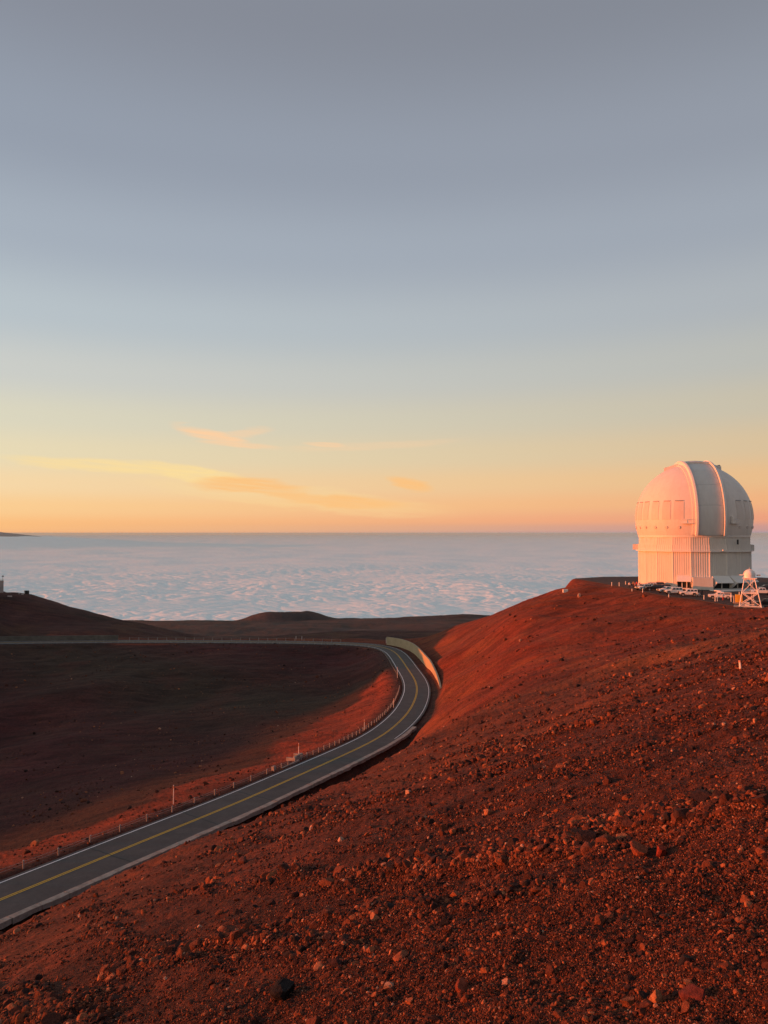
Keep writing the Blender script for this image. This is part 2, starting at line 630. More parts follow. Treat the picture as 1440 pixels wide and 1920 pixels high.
def H(x, y, detail=True):
    """the full ground height"""
    x = np.asarray(x, dtype=float)
    y = np.asarray(y, dtype=float)
    r = np.hypot(x, y)
    z = base_z(x, y)
    # distance to road and pad
    rs = np.full(x.shape, 1e3)
    rz = np.zeros(x.shape)
    m = (r > 25) & (r < 520)
    if m.any():
        a, b, _ = road_dist(x[m], y[m])
        rs[m], rz[m] = a, b
    pd = np.full(x.shape, 1e3)
    m2 = (r > 120) & (r < 330) & (x > 40)
    if m2.any():
        pd[m2] = pad_sd(x[m2], y[m2])
    if detail:
        k = sstep(np.abs(rs), 4.5, 13) * sstep(pd, 0.5, 6)
        near = 1 - sstep(r, 60, 140)
        # long soft undulations, gullies that run down the slope, ripples and clods
        t = (x * .787 - y * .617)          # along the fall line
        q = (x * .617 + y * .787)          # across
        z = z + k * sstep(r, 4, 30) * (0.75 * pn(x / 26, y / 26, 1) + 0.34 * pn(x / 9, y / 9, 2) + .12 * pn(x / 3.7, y / 3.7, 3))
        gul = fbm(q / 5.5 + pn(x / 30, y / 30, 5) * 1.2, t / 34, 3, 21)
        z = z + k * sstep(r, 20, 70) * (0.45 + .5 * (1 - sstep(pd, 6, 40))) * gul * (1 - sstep(r, 330, 480)) * np.where(rs < 0, 0.5, 1.0)
        z = z + 0.13 * near * k * fbm(x / 2.6, y / 1.8, 3, 31)
        nn = 1 - sstep(r, 14, 40)
        z = z + nn * (0.032 * fbm(x / .55, y / .42, 3, 41) + 0.016 * fbm(x / .12, y / .12, 2, 51)) + (r < 9) * .006 * pn(x / .045, y / .045, 55)
        z = z + (1 - nn) * k * np.clip(0.0011 * r, 0, 0.12) * fbm(x / np.maximum(.006 * 60, .35), y / .5, 2, 61) * (1 - sstep(r, 100, 300))
    if detail:
        z = z + 0.10 * sstep(coarse(x, y), .15, .75) * nn * np.clip(r / 8, .35, 1)
    # pad is levelled
    kp = 1 - sstep(pd, 0.2, 5.0)
    z = z * (1 - kp) + (PAD_Z - 0.12) * kp
    # the road bed : cut level, with a ragged ditch on the uphill side
    a = np.abs(rs)
    kr = np.where(rs > 0, 1 - sstep(a, 4.6, 7.5), 1 - sstep(a, 5.5, 11.0))
    z = z * (1 - kr) + (rz - 0.22) * kr
    under = 1 - sstep(a, 3.2, 4.6)
    z = z - under * 0.45
    rag = 1 + 0.5 * pn(x / 1.7, y / 1.7, 77) + .3 * pn(x / .7, y / .7, 78)
    ditch = np.where(rs > 0, sstep(rs, 3.6, 4.5) * (1 - sstep(rs, 6, 34.0)), 0)
    z = z - ditch * (1.75 + .25 * rag * (rs < 8)) * (1 - sstep(r, 125, 165))
    sh = np.where(rs < 0, sstep(-rs, 3.4, 4.2) * (1 - sstep(-rs, 4.6, 7.5)), 0)
    z = z + sh * 0.16
    return z


def hit(u, v, fn, y0, y1, n=3000):
    """first ground point met by the ray through photo pixel u,v"""
    x, y, z = ray(u, v)
    Y = np.geomspace(y0, y1, n)
    X, Z = x / y * Y, z / y * Y
    g = fn(X, Y)
    b = np.nonzero(g >= Z)[0]
    i = b[0] if len(b) else n - 1
    return Vector((X[i], Y[i], g[i]))


# the western rim : its crest is laid so that its shadow ends in the bowl where it does
edge_px = [(0, 1592), (150, 1546), (300, 1504), (400, 1468), (500, 1420), (600, 1358), (680, 1300), (742, 1256)]
crest = []
RX = 240.0
for u, v in edge_px:
    p = hit(u, v, lambda X, Y: base_z(X, Y), 60, 330)
    t = (p.x + RX) / -SUN.x
    crest.append(p + SUN * t)
p = Vector(at(790, 1241, 236))
crest.append(p + SUN * ((p.x + RX) / -SUN.x))
p = Vector(at(862, 1176, 283))
crest.append(p + SUN * ((p.x + RX) / -SUN.x))
crest.sort(key=lambda q: q.y)
c0, c1 = crest[0], crest[-1]
crest = [Vector((c0.x, c0.y - 160, c0.z - 26)), Vector((c0.x, c0.y - 60, c0.z - 9))] + crest + [Vector((c1.x, c1.y + 50, c1.z + 6)), Vector((c1.x - 25, c1.y + 110, c1.z + 10)), Vector((c1.x - 90, c1.y + 170, c1.z + 6)), Vector((c1.x - 160, c1.y + 260, c1.z - 30))]
print('CREST', [tuple(round(k, 1) for k in q) for q in crest])
RIDGE = [tuple(q) for q in crest]


def ground_pt(x, y):
    return float(H(np.array([x]), np.array([y]))[0])


# ================================================================== materials
def new_mat(name):
    m = bpy.data.materials.new(name)
    m.use_nodes = True
    m.node_tree.nodes.clear()
    return m, NT(m.node_tree)


def finish(m, t, col, rough=0.9, bump=None, bdist=0.01, bstr=1.0, metal=0.0, spec=0.3, extra=None):
    b = t.n('ShaderNodeBsdfPrincipled')
    t.put(b.inputs['Base Color'], col if isinstance(col, bpy.types.NodeSocket) else tuple(col) + (1,))
    t.put(b.inputs['Roughness'], rough)
    b.inputs['Metallic'].default_value = metal
    b.inputs['Specular IOR Level'].default_value = spec
    if bump is not None:
        bn = t.n('ShaderNodeBump')
        bn.inputs['Distance'].default_value = bdist
        bn.inputs['Strength'].default_value = bstr
        t.put(bn.inputs['Height'], bump)
        t.t.links.new(bn.outputs[0], b.inputs['Normal'])
    if extra:
        extra(b)
    o = t.n('ShaderNodeOutputMaterial')
    t.t.links.new(b.outputs[0], o.inputs[0])
    return m


def simple(name, col, rough=0.6, var=0.12, scale=3.0, metal=0.0, bump=0.0, spec=0.3):
    m, t = new_mat(name)
    g = t.n('ShaderNodeTexCoord')
    nz = t.noise(g.outputs['Object'], scale, 5, 0.6)
    c = t.mix(t.mr(nz, .3, .7), tuple(x * (1 - var) for x in col), tuple(min(1, x * (1 + var)) for x in col))
    return finish(m, t, c, rough, nz if bump else None, bump, 1.0, metal, spec)


# cinder : the ground everywhere
m_cinder, t = new_mat('cinder')
geo = t.n('ShaderNodeNewGeometry')
att = t.n('ShaderNodeAttribute', attribute_name='tint')
pos = geo.outputs['Position']
n1 = t.noise(pos, 26.0, 6, 0.7)
n2 = t.noise(pos, 1.7, 6, 0.65)
n3 = t.noise(pos, 0.16, 5, 0.6)
n4 = t.noise(pos, 110.0, 3, 0.6)
n5 = t.noise(pos, 5.5, 5, 0.75)
mpg = t.n('ShaderNodeMapping')
mpg.inputs['Rotation'].default_value = (0, 0, R(38))
mpg.inputs['Scale'].default_value = (.07, .42, .1)
t.put(mpg.inputs[0], pos)
n6 = t.noise(mpg.outputs[0], 1.0, 6, 0.62, 0.4)
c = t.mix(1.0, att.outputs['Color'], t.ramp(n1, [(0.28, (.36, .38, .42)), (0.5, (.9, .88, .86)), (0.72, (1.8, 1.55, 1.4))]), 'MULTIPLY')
c = t.mix(0.8, c, t.ramp(n2, [(0.32, (.50, .52, .55)), (0.5, (1, 1, 1)), (0.68, (1.45, 1.3, 1.2))]), 'MULTIPLY')
c = t.mix(0.85, c, t.ramp(n5, [(0.34, (.58, .60, .62)), (0.5, (1, 1, 1)), (0.66, (1.35, 1.25, 1.18))]), 'MULTIPLY')
c = t.mix(0.8, c, t.ramp(n6, [(0.36, (.62, .62, .66)), (0.5, (1, 1, 1)), (0.64, (1.35, 1.28, 1.2))]), 'MULTIPLY')
c = t.mix(0.7, c, t.ramp(n3, [(0.3, (.7, .72, .75)), (0.5, (1, 1, 1)), (0.7, (1.25, 1.15, 1.05))]), 'MULTIPLY')
c = t.mix(1.0, c, t.ramp(n4, [(0.3, (.6, .6, .6)), (0.7, (1.4, 1.4, 1.4))]), 'MULTIPLY')
vor = t.n('ShaderNodeTexVoronoi')
t.put(vor.inputs['Vector'], pos)
vor.inputs['Scale'].default_value = 38
vor2 = t.n('ShaderNodeTexVoronoi')
t.put(vor2.inputs['Vector'], pos)
vor2.inputs['Scale'].default_value = 5.5
hgt = t.m('ADD', t.m('ADD', t.m('MULTIPLY', vor.outputs['Distance'], -.02), t.m('MULTIPLY', vor2.outputs['Distance'], -0.07)),
          t.m('ADD', t.m('MULTIPLY', n2, 0.22), t.m('ADD', t.m('MULTIPLY', n1, 0.03), t.m('MULTIPLY', n3, .5))))
finish(m_cinder, t, c, 0.95, hgt, 1.0, 0.75, spec=0.12)

# loose stones
m_stone, t = new_mat('lava_stone')
oi = t.n('ShaderNodeObjectInfo')
tcn = t.n('ShaderNodeTexCoord')
geo = t.n('ShaderNodeNewGeometry')
pos = geo.outputs['Position']
base = t.ramp(oi.outputs['Random'], [(0.0, (.022, .016, .016)), (0.28, (.05, .021, .017)), (0.58, (.10, .032, .019)), (0.82, (.18, .056, .028)), (0.95, (.32, .108, .048)), (0.985, (.38, .16, .085)), (1.0, (.46, .28, .2))])
nn1 = t.noise(pos, 34.0, 5, 0.7)
base = t.mix(1.0, base, t.ramp(nn1, [(0.3, (.5, .5, .52)), (0.55, (1, 1, 1)), (0.75, (1.35, 1.25, 1.2))]), 'MULTIPLY')
finish(m_stone, t, base, 0.92, t.m('ADD', t.noise(pos, 60, 5, .7), t.m('MULTIPLY', nn1, 1.5)), 0.012, 0.8, spec=0.15)

# asphalt
m_asph, t = new_mat('asphalt')
geo = t.n('ShaderNodeNewGeometry')
pos = geo.outputs['Position']
a1 = t.noise(pos, 40, 4, .7)
a2 = t.noise(pos, .35, 5, .6)
a3 = t.noise(pos, 3.0, 5, .7, 0.5)
ac = t.ramp(a2, [(.3, (.062, .059, .060)), (.7, (.094, .088, .087))])
ac = t.mix(.7, ac, t.ramp(a1, [(.35, (.6, .6, .6)), (.65, (1.35, 1.35, 1.35))]), 'MULTIPLY')
ac = t.mix(.5, ac, t.ramp(a3, [(.35, (.75, .75, .78)), (.65, (1.15, 1.12, 1.1))]), 'MULTIPLY')
finish(m_asph, t, ac, 0.85, a1, 0.01, .6, spec=.25)


def paint(name, col, wear=0.35, scale=5):
    m, t = new_mat(name)
    geo = t.n('ShaderNodeNewGeometry')
    k = t.noise(geo.outputs['Position'], scale, 6, .75)
    c = t.mix(t.mr(k, .62 - wear * .3, .72, 0, .8), col, (.08, .075, .075))
    return finish(m, t, c, .8, spec=.2)


m_wline = paint('white_road_paint', (.85, .85, .86), .25)
m_yline = paint('yellow_road_paint', (.62, .38, .045), .25)
m_tar = simple('tar_filler', (.014, .014, .015), .6)
m_padasph = simple('pad_asphalt', (.045, .030, .028), .95, .25, .8, bump=.02)

m_conc, t = new_mat('concrete')
geo = t.n('ShaderNodeNewGeometry')
pos = geo.outputs['Position']
k1 = t.noise(pos, 1.1, 6, .65)
k2 = t.noise(pos, 14, 5, .7)
cc = t.ramp(k1, [(.3, (.20, .165, .145)), (.5, (.31, .265, .235)), (.72, (.40, .35, .31))])
cc = t.mix(.6, cc, t.ramp(k2, [(.3, (.65, .63, .6)), (.7, (1.2, 1.2, 1.2))]), 'MULTIPLY')
finish(m_conc, t, cc, .9, k2, .02, .7, spec=.2)
m_conc2, t = new_mat('weathered_wall_concrete')
geo = t.n('ShaderNodeNewGeometry')
pos = geo.outputs['Position']
k1 = t.noise(pos, .5, 6, .65)
k2 = t.noise(pos, 6, 5, .7)
cc = t.ramp(k1, [(.3, (.29, .255, .185)), (.7, (.38, .335, .25))])
cc = t.mix(.5, cc, t.ramp(k2, [(.3, (.75, .75, .72)), (.7, (1.15, 1.15, 1.15))]), 'MULTIPLY')
finish(m_conc2, t, cc, .9, k2, .02, .6, spec=.15)


def panel_paint(name, col, var=.07):
    m, t = new_mat(name)
    geo = t.n('ShaderNodeNewGeometry')
    oi = t.n('ShaderNodeObjectInfo')
    mp = t.n('ShaderNodeMapping')
    t.put(mp.inputs[0], geo.outputs['Position'])
    mp.inputs['Scale'].default_value = (1.3, 1.3, .12)
    k = t.noise(mp.outputs[0], 1.0, 6, .7)
    k2 = t.noise(geo.outputs['Position'], .35, 4, .6)
    c = t.mix(t.mr(k, .3, .7), tuple(x * (1 - var) for x in col), col)
    c = t.mix(t.mr(oi.outputs['Random'], 0, 1, 0, .55, False), c, t.mix(1.0, c, (.90, .885, .87), 'MULTIPLY'))
    c = t.mix(t.mr(k2, .45, .75, 0, .35), c, t.mix(1.0, c, (.86, .82, .78), 'MULTIPLY'))
    return finish(m, t, c, .55, k, .01, .3, spec=.3)


m_white = panel_paint('white_dome_paint', (.70, .665, .625))
m_wall = panel_paint('white_cladding', (.68, .645, .595))
m_shut = panel_paint('shutter_paint', (.60, .60, .59))
m_trim = simple('white_trim', (.70, .67, .63), .5, .05)
m_vent = panel_paint('vent_door_paint', (.62, .57, .53))
m_dark = simple('dark_opening', (.02, .02, .022), .6)
m_greym = simple('grey_metal', (.30, .30, .31), .45, .1, metal=.3)
m_galv = simple('galvanised_steel', (.34, .33, .32), .5, .2, 8, metal=.4)
m_tow = simple('white_painted_steel', (.80, .76, .73), .5, .08)
m_yel = simple('yellow_enamel', (.62, .36, .05), .5, .12)
m_glass = simple('dark_car_glass', (.02, .023, .028), .12, .1, spec=.6)
m_carw = simple('white_car_paint', (.74, .74, .73), .3, .04, spec=.5)
m_card = simple('black_car_paint', (.016, .016, .02), .3, .1, spec=.5)
m_carb = simple('dark_blue_car_paint', (.025, .03, .05), .3, .1, spec=.5)
m_carr = simple('maroon_car_paint', (.12, .02, .022), .3, .1, spec=.5)
m_tyre = simple('tyre_rubber', (.02, .02, .02), .9)
m_rim = simple('wheel_rim', (.35, .35, .36), .4, metal=.6)
m_lamp = simple('headlight_lens', (.7, .7, .68), .2, spec=.6)
m_tail = simple('tail_light_lens', (.35, .02, .02), .3, spec=.6)
m_plast = simple('black_plastic', (.03, .03, .03), .7)
m_pole = simple('reflective_white_pole', (.78, .74, .70), .5, .05)
m_bldg = panel_paint('far_building_paint', (.42, .36, .35))

# ================================================================== ground mesh
a1_ = np.arange(-34, 34.001, 0.105)
left_ = np.concatenate([np.arange(-180, -60, 6.0), np.arange(-60, -40, 1.6), np.arange(-40, -34, .5)])
right_ = np.concatenate([np.arange(34.4, 40, .5), np.arange(40, 60, 1.6), np.arange(60, 180, 6.0)])
AZ = np.radians(np.concatenate([left_, a1_, right_]))
RR = np.concatenate([np.array([.25, .5, .8, 1.1]), np.geomspace(1.35, 58, 460), np.arange(58.6, 130, .62), np.arange(130.6, 345, .95), np.arange(346, 480, 3.0), np.geomspace(484, 9500, 130)])
AA, RRR = np.meshgrid(AZ, RR, indexing='ij')
GX, GY = np.sin(AA) * RRR, np.cos(AA) * RRR
GZ = H(GX, GY)


def grid_quads(na, nr, wrap):
    i = np.arange(na if wrap else na - 1)[:, None]
    j = np.arange(nr - 1)[None]
    i2 = (i + 1) % na
    return np.stack([i * nr + j, i2 * nr + j, i2 * nr + j + 1, i * nr + j + 1], -1).reshape(-1, 4)[:, ::-1]


def tint(x, y, z):
    r = np.hypot(x, y)
    rs = np.full(x.shape, 60.)
    m = (r > 25) & (r < 520)
    a, b, idx = road_dist(x[m], y[m])
    rs[m] = a
    C = np.empty(x.shape + (3,))
    A = lambda c: np.array(c)[None, None] if x.ndim == 2 else np.array(c)[None]
    n = lambda s, k: fbm(x / s, y / s, 3, k)[..., None]
    C[:] = A((.088, .031, .021))
    # right-hand hill : redder towards the road, browner bands on the near slope
    k = sstep(r, 70, 150)[..., None]
    C = C * (1 - k) + A((.150, .037, .021)) * k
    k = np.clip(.5 + .9 * n(38, 5), 0, 1)
    C = C * (1 - .45 * k) + A((.125, .052, .030)) * .45 * k
    k = sstep(n(14, 8), .15, .55)
    C = C * (1 - .4 * k) + A((.19, .072, .034)) * .4 * k
    # the lower slope above the near straight is darker
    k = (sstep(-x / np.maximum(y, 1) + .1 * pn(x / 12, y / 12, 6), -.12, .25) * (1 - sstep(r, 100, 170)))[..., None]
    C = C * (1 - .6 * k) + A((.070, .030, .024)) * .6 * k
    k = (sstep(coarse(x, y), 0.0, .7) * (1 - sstep(r, 60, 120)))[..., None]
    C = C * (1 - .72 * k) + A((.042, .020, .018)) * .72 * k
    # orange band : sunlight on the near slope's crest put into the colour
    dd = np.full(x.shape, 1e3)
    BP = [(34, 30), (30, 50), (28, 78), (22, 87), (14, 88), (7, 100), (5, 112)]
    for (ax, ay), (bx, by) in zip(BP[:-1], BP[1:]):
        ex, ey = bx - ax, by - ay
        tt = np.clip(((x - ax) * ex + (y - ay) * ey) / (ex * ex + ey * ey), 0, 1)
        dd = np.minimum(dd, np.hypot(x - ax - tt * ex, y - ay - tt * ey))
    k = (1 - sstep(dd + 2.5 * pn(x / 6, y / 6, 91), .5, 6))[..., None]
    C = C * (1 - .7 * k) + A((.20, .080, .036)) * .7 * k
    k = (1 - sstep(r, 9, 26))[..., None]
    C = C * (1 - .5 * k) + A((.050, .020, .016)) * .5 * k  # ground close by darkened in the colour, standing in for raking light
    # inside the bowl : dark ash, its colour deepened further to paint in the shade
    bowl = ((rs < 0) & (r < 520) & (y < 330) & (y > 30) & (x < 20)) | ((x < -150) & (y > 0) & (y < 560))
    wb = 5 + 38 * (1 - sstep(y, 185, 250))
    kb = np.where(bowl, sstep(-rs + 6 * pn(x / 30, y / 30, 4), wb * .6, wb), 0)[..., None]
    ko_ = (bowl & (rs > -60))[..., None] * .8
    C = C * (1 - ko_) + A((.185, .044, .024)) * ko_  # sunlit strip beside the road, painted in as a redder colour
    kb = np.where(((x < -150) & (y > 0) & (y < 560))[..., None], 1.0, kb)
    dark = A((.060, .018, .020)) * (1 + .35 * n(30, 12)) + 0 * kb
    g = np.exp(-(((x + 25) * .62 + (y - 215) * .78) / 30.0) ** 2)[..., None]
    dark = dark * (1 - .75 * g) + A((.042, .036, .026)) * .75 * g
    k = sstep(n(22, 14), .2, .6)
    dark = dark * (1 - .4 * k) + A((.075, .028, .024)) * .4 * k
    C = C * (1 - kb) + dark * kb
    # behind the far road
    kf = sstep(y, 318, 345)[..., None] * (x < 60)[..., None]
    hill = A((.060, .028, .026)) * (1 + .5 * n(40, 16))
    k = sstep(n(30, 18), .05, .5)
    hill = hill * (1 - .5 * k) + A((.095, .048, .028)) * .5 * k
    C = C * (1 - kf) + hill * kf
    kf = sstep(r, 460, 700)[..., None]
    far = A((.062, .047, .046)) * (1 + .35 * n(170, 20) + .3 * n(60, 24))
    k = sstep(n(260, 22), .0, .5)
    far = far * (1 - .5 * k) + A((.082, .052, .045)) * .5 * k
    C = C * (1 - kf) + far * kf
    # crushed shoulder by the kerb
    ks = (np.exp(-((np.abs(rs) - 5) / 1.6) ** 2))[..., None] * .7
    C = C * (1 - ks) + A((.055, .035, .032)) * ks
    return np.clip(C, .008, .6)


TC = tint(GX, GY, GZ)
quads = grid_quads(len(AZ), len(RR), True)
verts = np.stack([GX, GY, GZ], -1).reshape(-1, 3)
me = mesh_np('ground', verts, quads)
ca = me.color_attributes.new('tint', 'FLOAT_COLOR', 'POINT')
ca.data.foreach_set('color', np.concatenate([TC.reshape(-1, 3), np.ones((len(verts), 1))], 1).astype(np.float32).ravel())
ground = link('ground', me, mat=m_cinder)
tag(ground, kind='structure')

# ================================================================== sea of clouds
m_cloud, t = new_mat('cloud')
geo = t.n('ShaderNodeNewGeometry')
kk = t.noise(geo.outputs['Position'], .004, 5, .6)
cc = t.mix(t.mr(kk, .3, .7), (.84, .94, .94), (.90, .98, .98))
b = t.n('ShaderNodeBsdfDiffuse')
t.put(b.inputs[0], cc)
bn = t.n('ShaderNodeBump')
bn.inputs['Distance'].default_value = 9
bn.inputs['Strength'].default_value = .5
t.put(bn.inputs['Height'], kk)
t.t.links.new(bn.outputs[0], b.inputs['Normal'])
tr = t.n('ShaderNodeBsdfTranslucent')
t.put(tr.inputs[0], cc)
ms = t.n('ShaderNodeMixShader')
ms.inputs[0].default_value = .0
t.t.links.new(b.outputs[0], ms.inputs[1])
t.t.links.new(tr.outputs[0], ms.inputs[2])
o = t.n('ShaderNodeOutputMaterial')
t.t.links.new(ms.outputs[0], o.inputs[0])
CZ = -2150.0
ca1 = np.arange(-31, 31.001, 0.075)
CA = np.radians(np.concatenate([np.arange(-180, -60, 5.0), np.arange(-60, -31, 1.0), ca1, np.arange(31.5, 60, 1.0), np.arange(60, 180, 5.0)]))
CR = np.concatenate([np.array([5000, 7000, 9500, 11500.]), 1.0 / np.linspace(1 / 13000., 1 / 70000., 560), np.geomspace(71000, 700000, 90)])
A2, R2 = np.meshgrid(CA, CR, indexing='ij')
CX, CY = np.sin(A2) * R2, np.cos(A2) * R2


MTX, MTY = at(-150, 1000, 128000)[:2]


def cloud_h(x, y, r):
    wx, wy = x + 500 * pn(x / 2600, y / 2600, 2), y + 500 * pn(x / 2600, y / 2600, 8)
    bil = lambda s, k, e=1.0: 1 - np.abs(pn(wx / (s * 1.25), wy / (s * e), k)) * 2
    puff = -(62 * bil(1000, 3, 1.15) ** 2 + 32 * bil(460, 4) ** 2 + 13 * bil(210, 5) ** 2 * (1 - sstep(r, 30000, 50000)))
    z = .72 * puff * (1 - .78 * sstep(r, 26000, 60000)) * (.75 + .6 * pn(x / 9000, y / 6000, 6))
    z = z + 120 * pn(x / 16000, y / 9000, 11) + 110 * pn(x / 42000, y / 20000, 12) * sstep(r, 25000, 50000)
    z = z + 95 * pn(x / 5200, y / 3400, 13)
    z = z + 1560 * np.exp(-(np.hypot(x - MTX, y - MTY) / 34000.0) ** 4)
    z = z + 140 * sstep(r, 60000, 120000) * pn(x / 60000, y / 30000, 14)
    return z


CZZ = CZ + cloud_h(CX, CY, R2)
me = mesh_np('cloud_sea', np.stack([CX, CY, CZZ], -1).reshape(-1, 3), grid_quads(len(CA), len(CR), True))
cloud = link('cloud_sea', me, mat=m_cloud)
tag(cloud, kind='structure')

# far island mountain poking out of the cloud
mb = MB()
P, fs = [], []
NA, NR = 96, 22
cx, cy = MTX, MTY
for i in range(NA):
    for j in range(NR):
        t_ = j / (NR - 1)
        a = 2 * PI * i / NA
        rr = t_ * 29800
        h_ = (1 - t_) * 4260 + 90 * math.sin(3 * a + 9 * t_) * t_ * (1 - t_) * 4
        P.append((cx + rr * math.cos(a), cy + rr * math.sin(a), -2300 + h_))
for i in range(NA):
    for j in range(NR - 1):
        i2 = (i + 1) % NA
        fs.append((i * NR + j, i2 * NR + j, i2 * NR + j + 1, i * NR + j + 1))
mb.add(P, fs)
m_mtn = simple('far_mountain_rock', (.15, .145, .16), .95, .2, .0006)
mt = mb.build('far_mountain', m_mtn, smooth=True)
tag(mt, kind='structure')

# ================================================================== haze
hz = MB().box((0, 0, (-2700 - 4602 / 2 * 0 + 40) / 2 - 0), (1460000, 1460000, 2740)).build('haze', None)
m_haze = bpy.data.materials.new('thin_air')
m_haze.use_nodes = True
m_haze.node_tree.nodes.clear()
t = NT(m_haze.node_tree)
pv = t.n('ShaderNodeVolumePrincipled')
pv.inputs['Color'].default_value = (.46, .86, 1.0, 1)
pv.inputs['Density'].default_value = 2.3e-6
pv.inputs['Anisotropy'].default_value = 0.0
o = t.n('ShaderNodeOutputMaterial')
t.t.links.new(pv.outputs[0], o.inputs['Volume'])
hz.data.materials.append(m_haze)
tag(hz, kind='stuff')

# ================================================================== road
def strip(i0, i1, o0, o1, dz, name, mat, parent, step=1, thick=0.0, z1=None, wob=0.0):
    P, fs = [], []
    ids = list(range(i0, i1 + 1, step))
    for k, i in enumerate(ids):
        for o_ in (o0, o1):
            ww = wob * math.sin(i * 1.7 + o_) if wob else 0
            P.append((RD[i, 0] + RN[i, 0] * (o_ + ww), RD[i, 1] + RN[i, 1] * (o_ + ww), RD[i, 2] + dz))
    n = len(ids)
    fs = [(2 * k, 2 * k + 1, 2 * k + 3, 2 * k + 2) for k in range(n - 1)]
    if thick:
        b = len(P)
        P += [(p[0], p[1], p[2] - thick) for p in P]
        fs += [(2 * k, 2 * k + 2, b + 2 * k + 2, b + 2 * k) for k in range(n - 1)]
        fs += [(2 * k + 3, 2 * k + 1, b + 2 * k + 1, b + 2 * k + 3) for k in range(n - 1)]
        fs += [(b + 2 * k + 2, b + 2 * k + 3, b + 2 * k + 1, b + 2 * k) for k in range(n - 1)]
        fs += [(0, b, b + 1, 1), (2 * n - 2, 2 * n - 1, b + 2 * n - 1, b + 2 * n - 2)]
    q = MB()
    q.add(P, fs)
    return q.build(name, mat, parent)


NRD = len(RD)
road = strip(0, NRD - 1, -3.75, 3.55, 0.0, 'road', m_asph, None, thick=.35)
tag(road, kind='structure')
strip(0, NRD - 1, -3.32, -3.18, .008, 'white_line', m_wline, road)
strip(105, NRD - 1, 3.02, 3.13, .008, 'white_line', m_wline, road)
strip(0, NRD - 1, -.20, -.06, .008, 'yellow_line', m_yline, road)
strip(0, NRD - 1, .06, .20, .008, 'yellow_line', m_yline, road)
# tar-filled cracks across the lanes
i = 38
while i < 175:
    q = MB()
    P = []
    K = 16
    a0 = rnd.uniform(-.6, .6)
    for k in range(K + 1):
        o_ = -3.6 + 7.1 * k / K
        s_ = i + a0 * (k / K - .5) * 3 + rnd.uniform(-.10, .10)
        i_ = int(s_)
        fx = s_ - i_
        c_ = RD[i_] * (1 - fx) + RD[i_ + 1] * fx
        for sgn in (-1, 1):
            wd = .09 + .07 * rnd.random()
            P.append((c_[0] + RN[i_, 0] * o_ + RT[i_, 0] * wd * sgn, c_[1] + RN[i_, 1] * o_ + RT[i_, 1] * wd * sgn, c_[2] + .004))
    q.add(P, [(2 * k, 2 * k + 1, 2 * k + 3, 2 * k + 2) for k in range(K)])
    q.build('tar_joint', m_tar, road)
    i += rnd.choice((9, 11, 12, 14))

# concrete gutter slabs along the uphill edge, each cast separately
rs_ = random.Random(3)
for i in range(2, int(np.argmax(RD[:, 1] > 150)), 3):
    q = MB()
    P, fs = [], []
    jog = rs_.uniform(-.04, .04)
    jz = rs_.uniform(-.015, .015)
    L = [i + .03, i + 1, i + 2, i + 2.96]
    wr = rs_.uniform(-.06, .1)
    for s_ in L:
        a = int(min(s_, NRD - 2))
        fx = s_ - a
        c_ = RD[a] * (1 - fx) + RD[a + 1] * fx
        nx, ny = RN[a]
        e = rs_.uniform(-.05, .09)
        for o_, dz in ((3.56, .03), (3.66, .13), (4.40 + wr + e + jog, .15), (4.41 + wr + e + jog, -.26 - .12 * rs_.random()), (3.56, -.3)):
            P.append((c_[0] + nx * (o_), c_[1] + ny * (o_), c_[2] + dz + jz))
    for k in range(3):
        for m_ in range(5):
            fs.append((k * 5 + m_, k * 5 + (m_ + 1) % 5, (k + 1) * 5 + (m_ + 1) % 5, (k + 1) * 5 + m_))
    fs += [(0, 1, 2, 3, 4), (19, 18, 17, 16, 15)]
    q.add(P, fs)
    q.build('kerb_slab', m_conc, road)


def nearest_idx(u, v):
    p = hit(u, v, lambda X, Y: base_z(X, Y), 50, 400)
    return int(np.argmin(np.hypot(RD[:, 0] - p.x, RD[:, 1] - p.y)))


def idx_at_u(u, off, lo, hi):
    best, bi = 1e9, lo
    for i in range(lo, hi):
        x, y = RD[i, 0] + RN[i, 0] * off, RD[i, 1] + RN[i, 1] * off
        uu = 720 + F * x / y
        if abs(uu - u) < best:
            best, bi = abs(uu - u), i
    return bi


I_TURN = int(np.argmax(RD[:, 0]))            # outermost point of the bend
print('NRD', NRD, 'turn', I_TURN, RD[I_TURN])


def rpt(s, off, dz=0.0):
    a = int(max(0, min(s, NRD - 2)))
    fx = s - a
    c_ = RD[a] * (1 - fx) + RD[a + 1] * fx
    return Vector((c_[0] + RN[a, 0] * off, c_[1] + RN[a, 1] * off, c_[2] + dz))


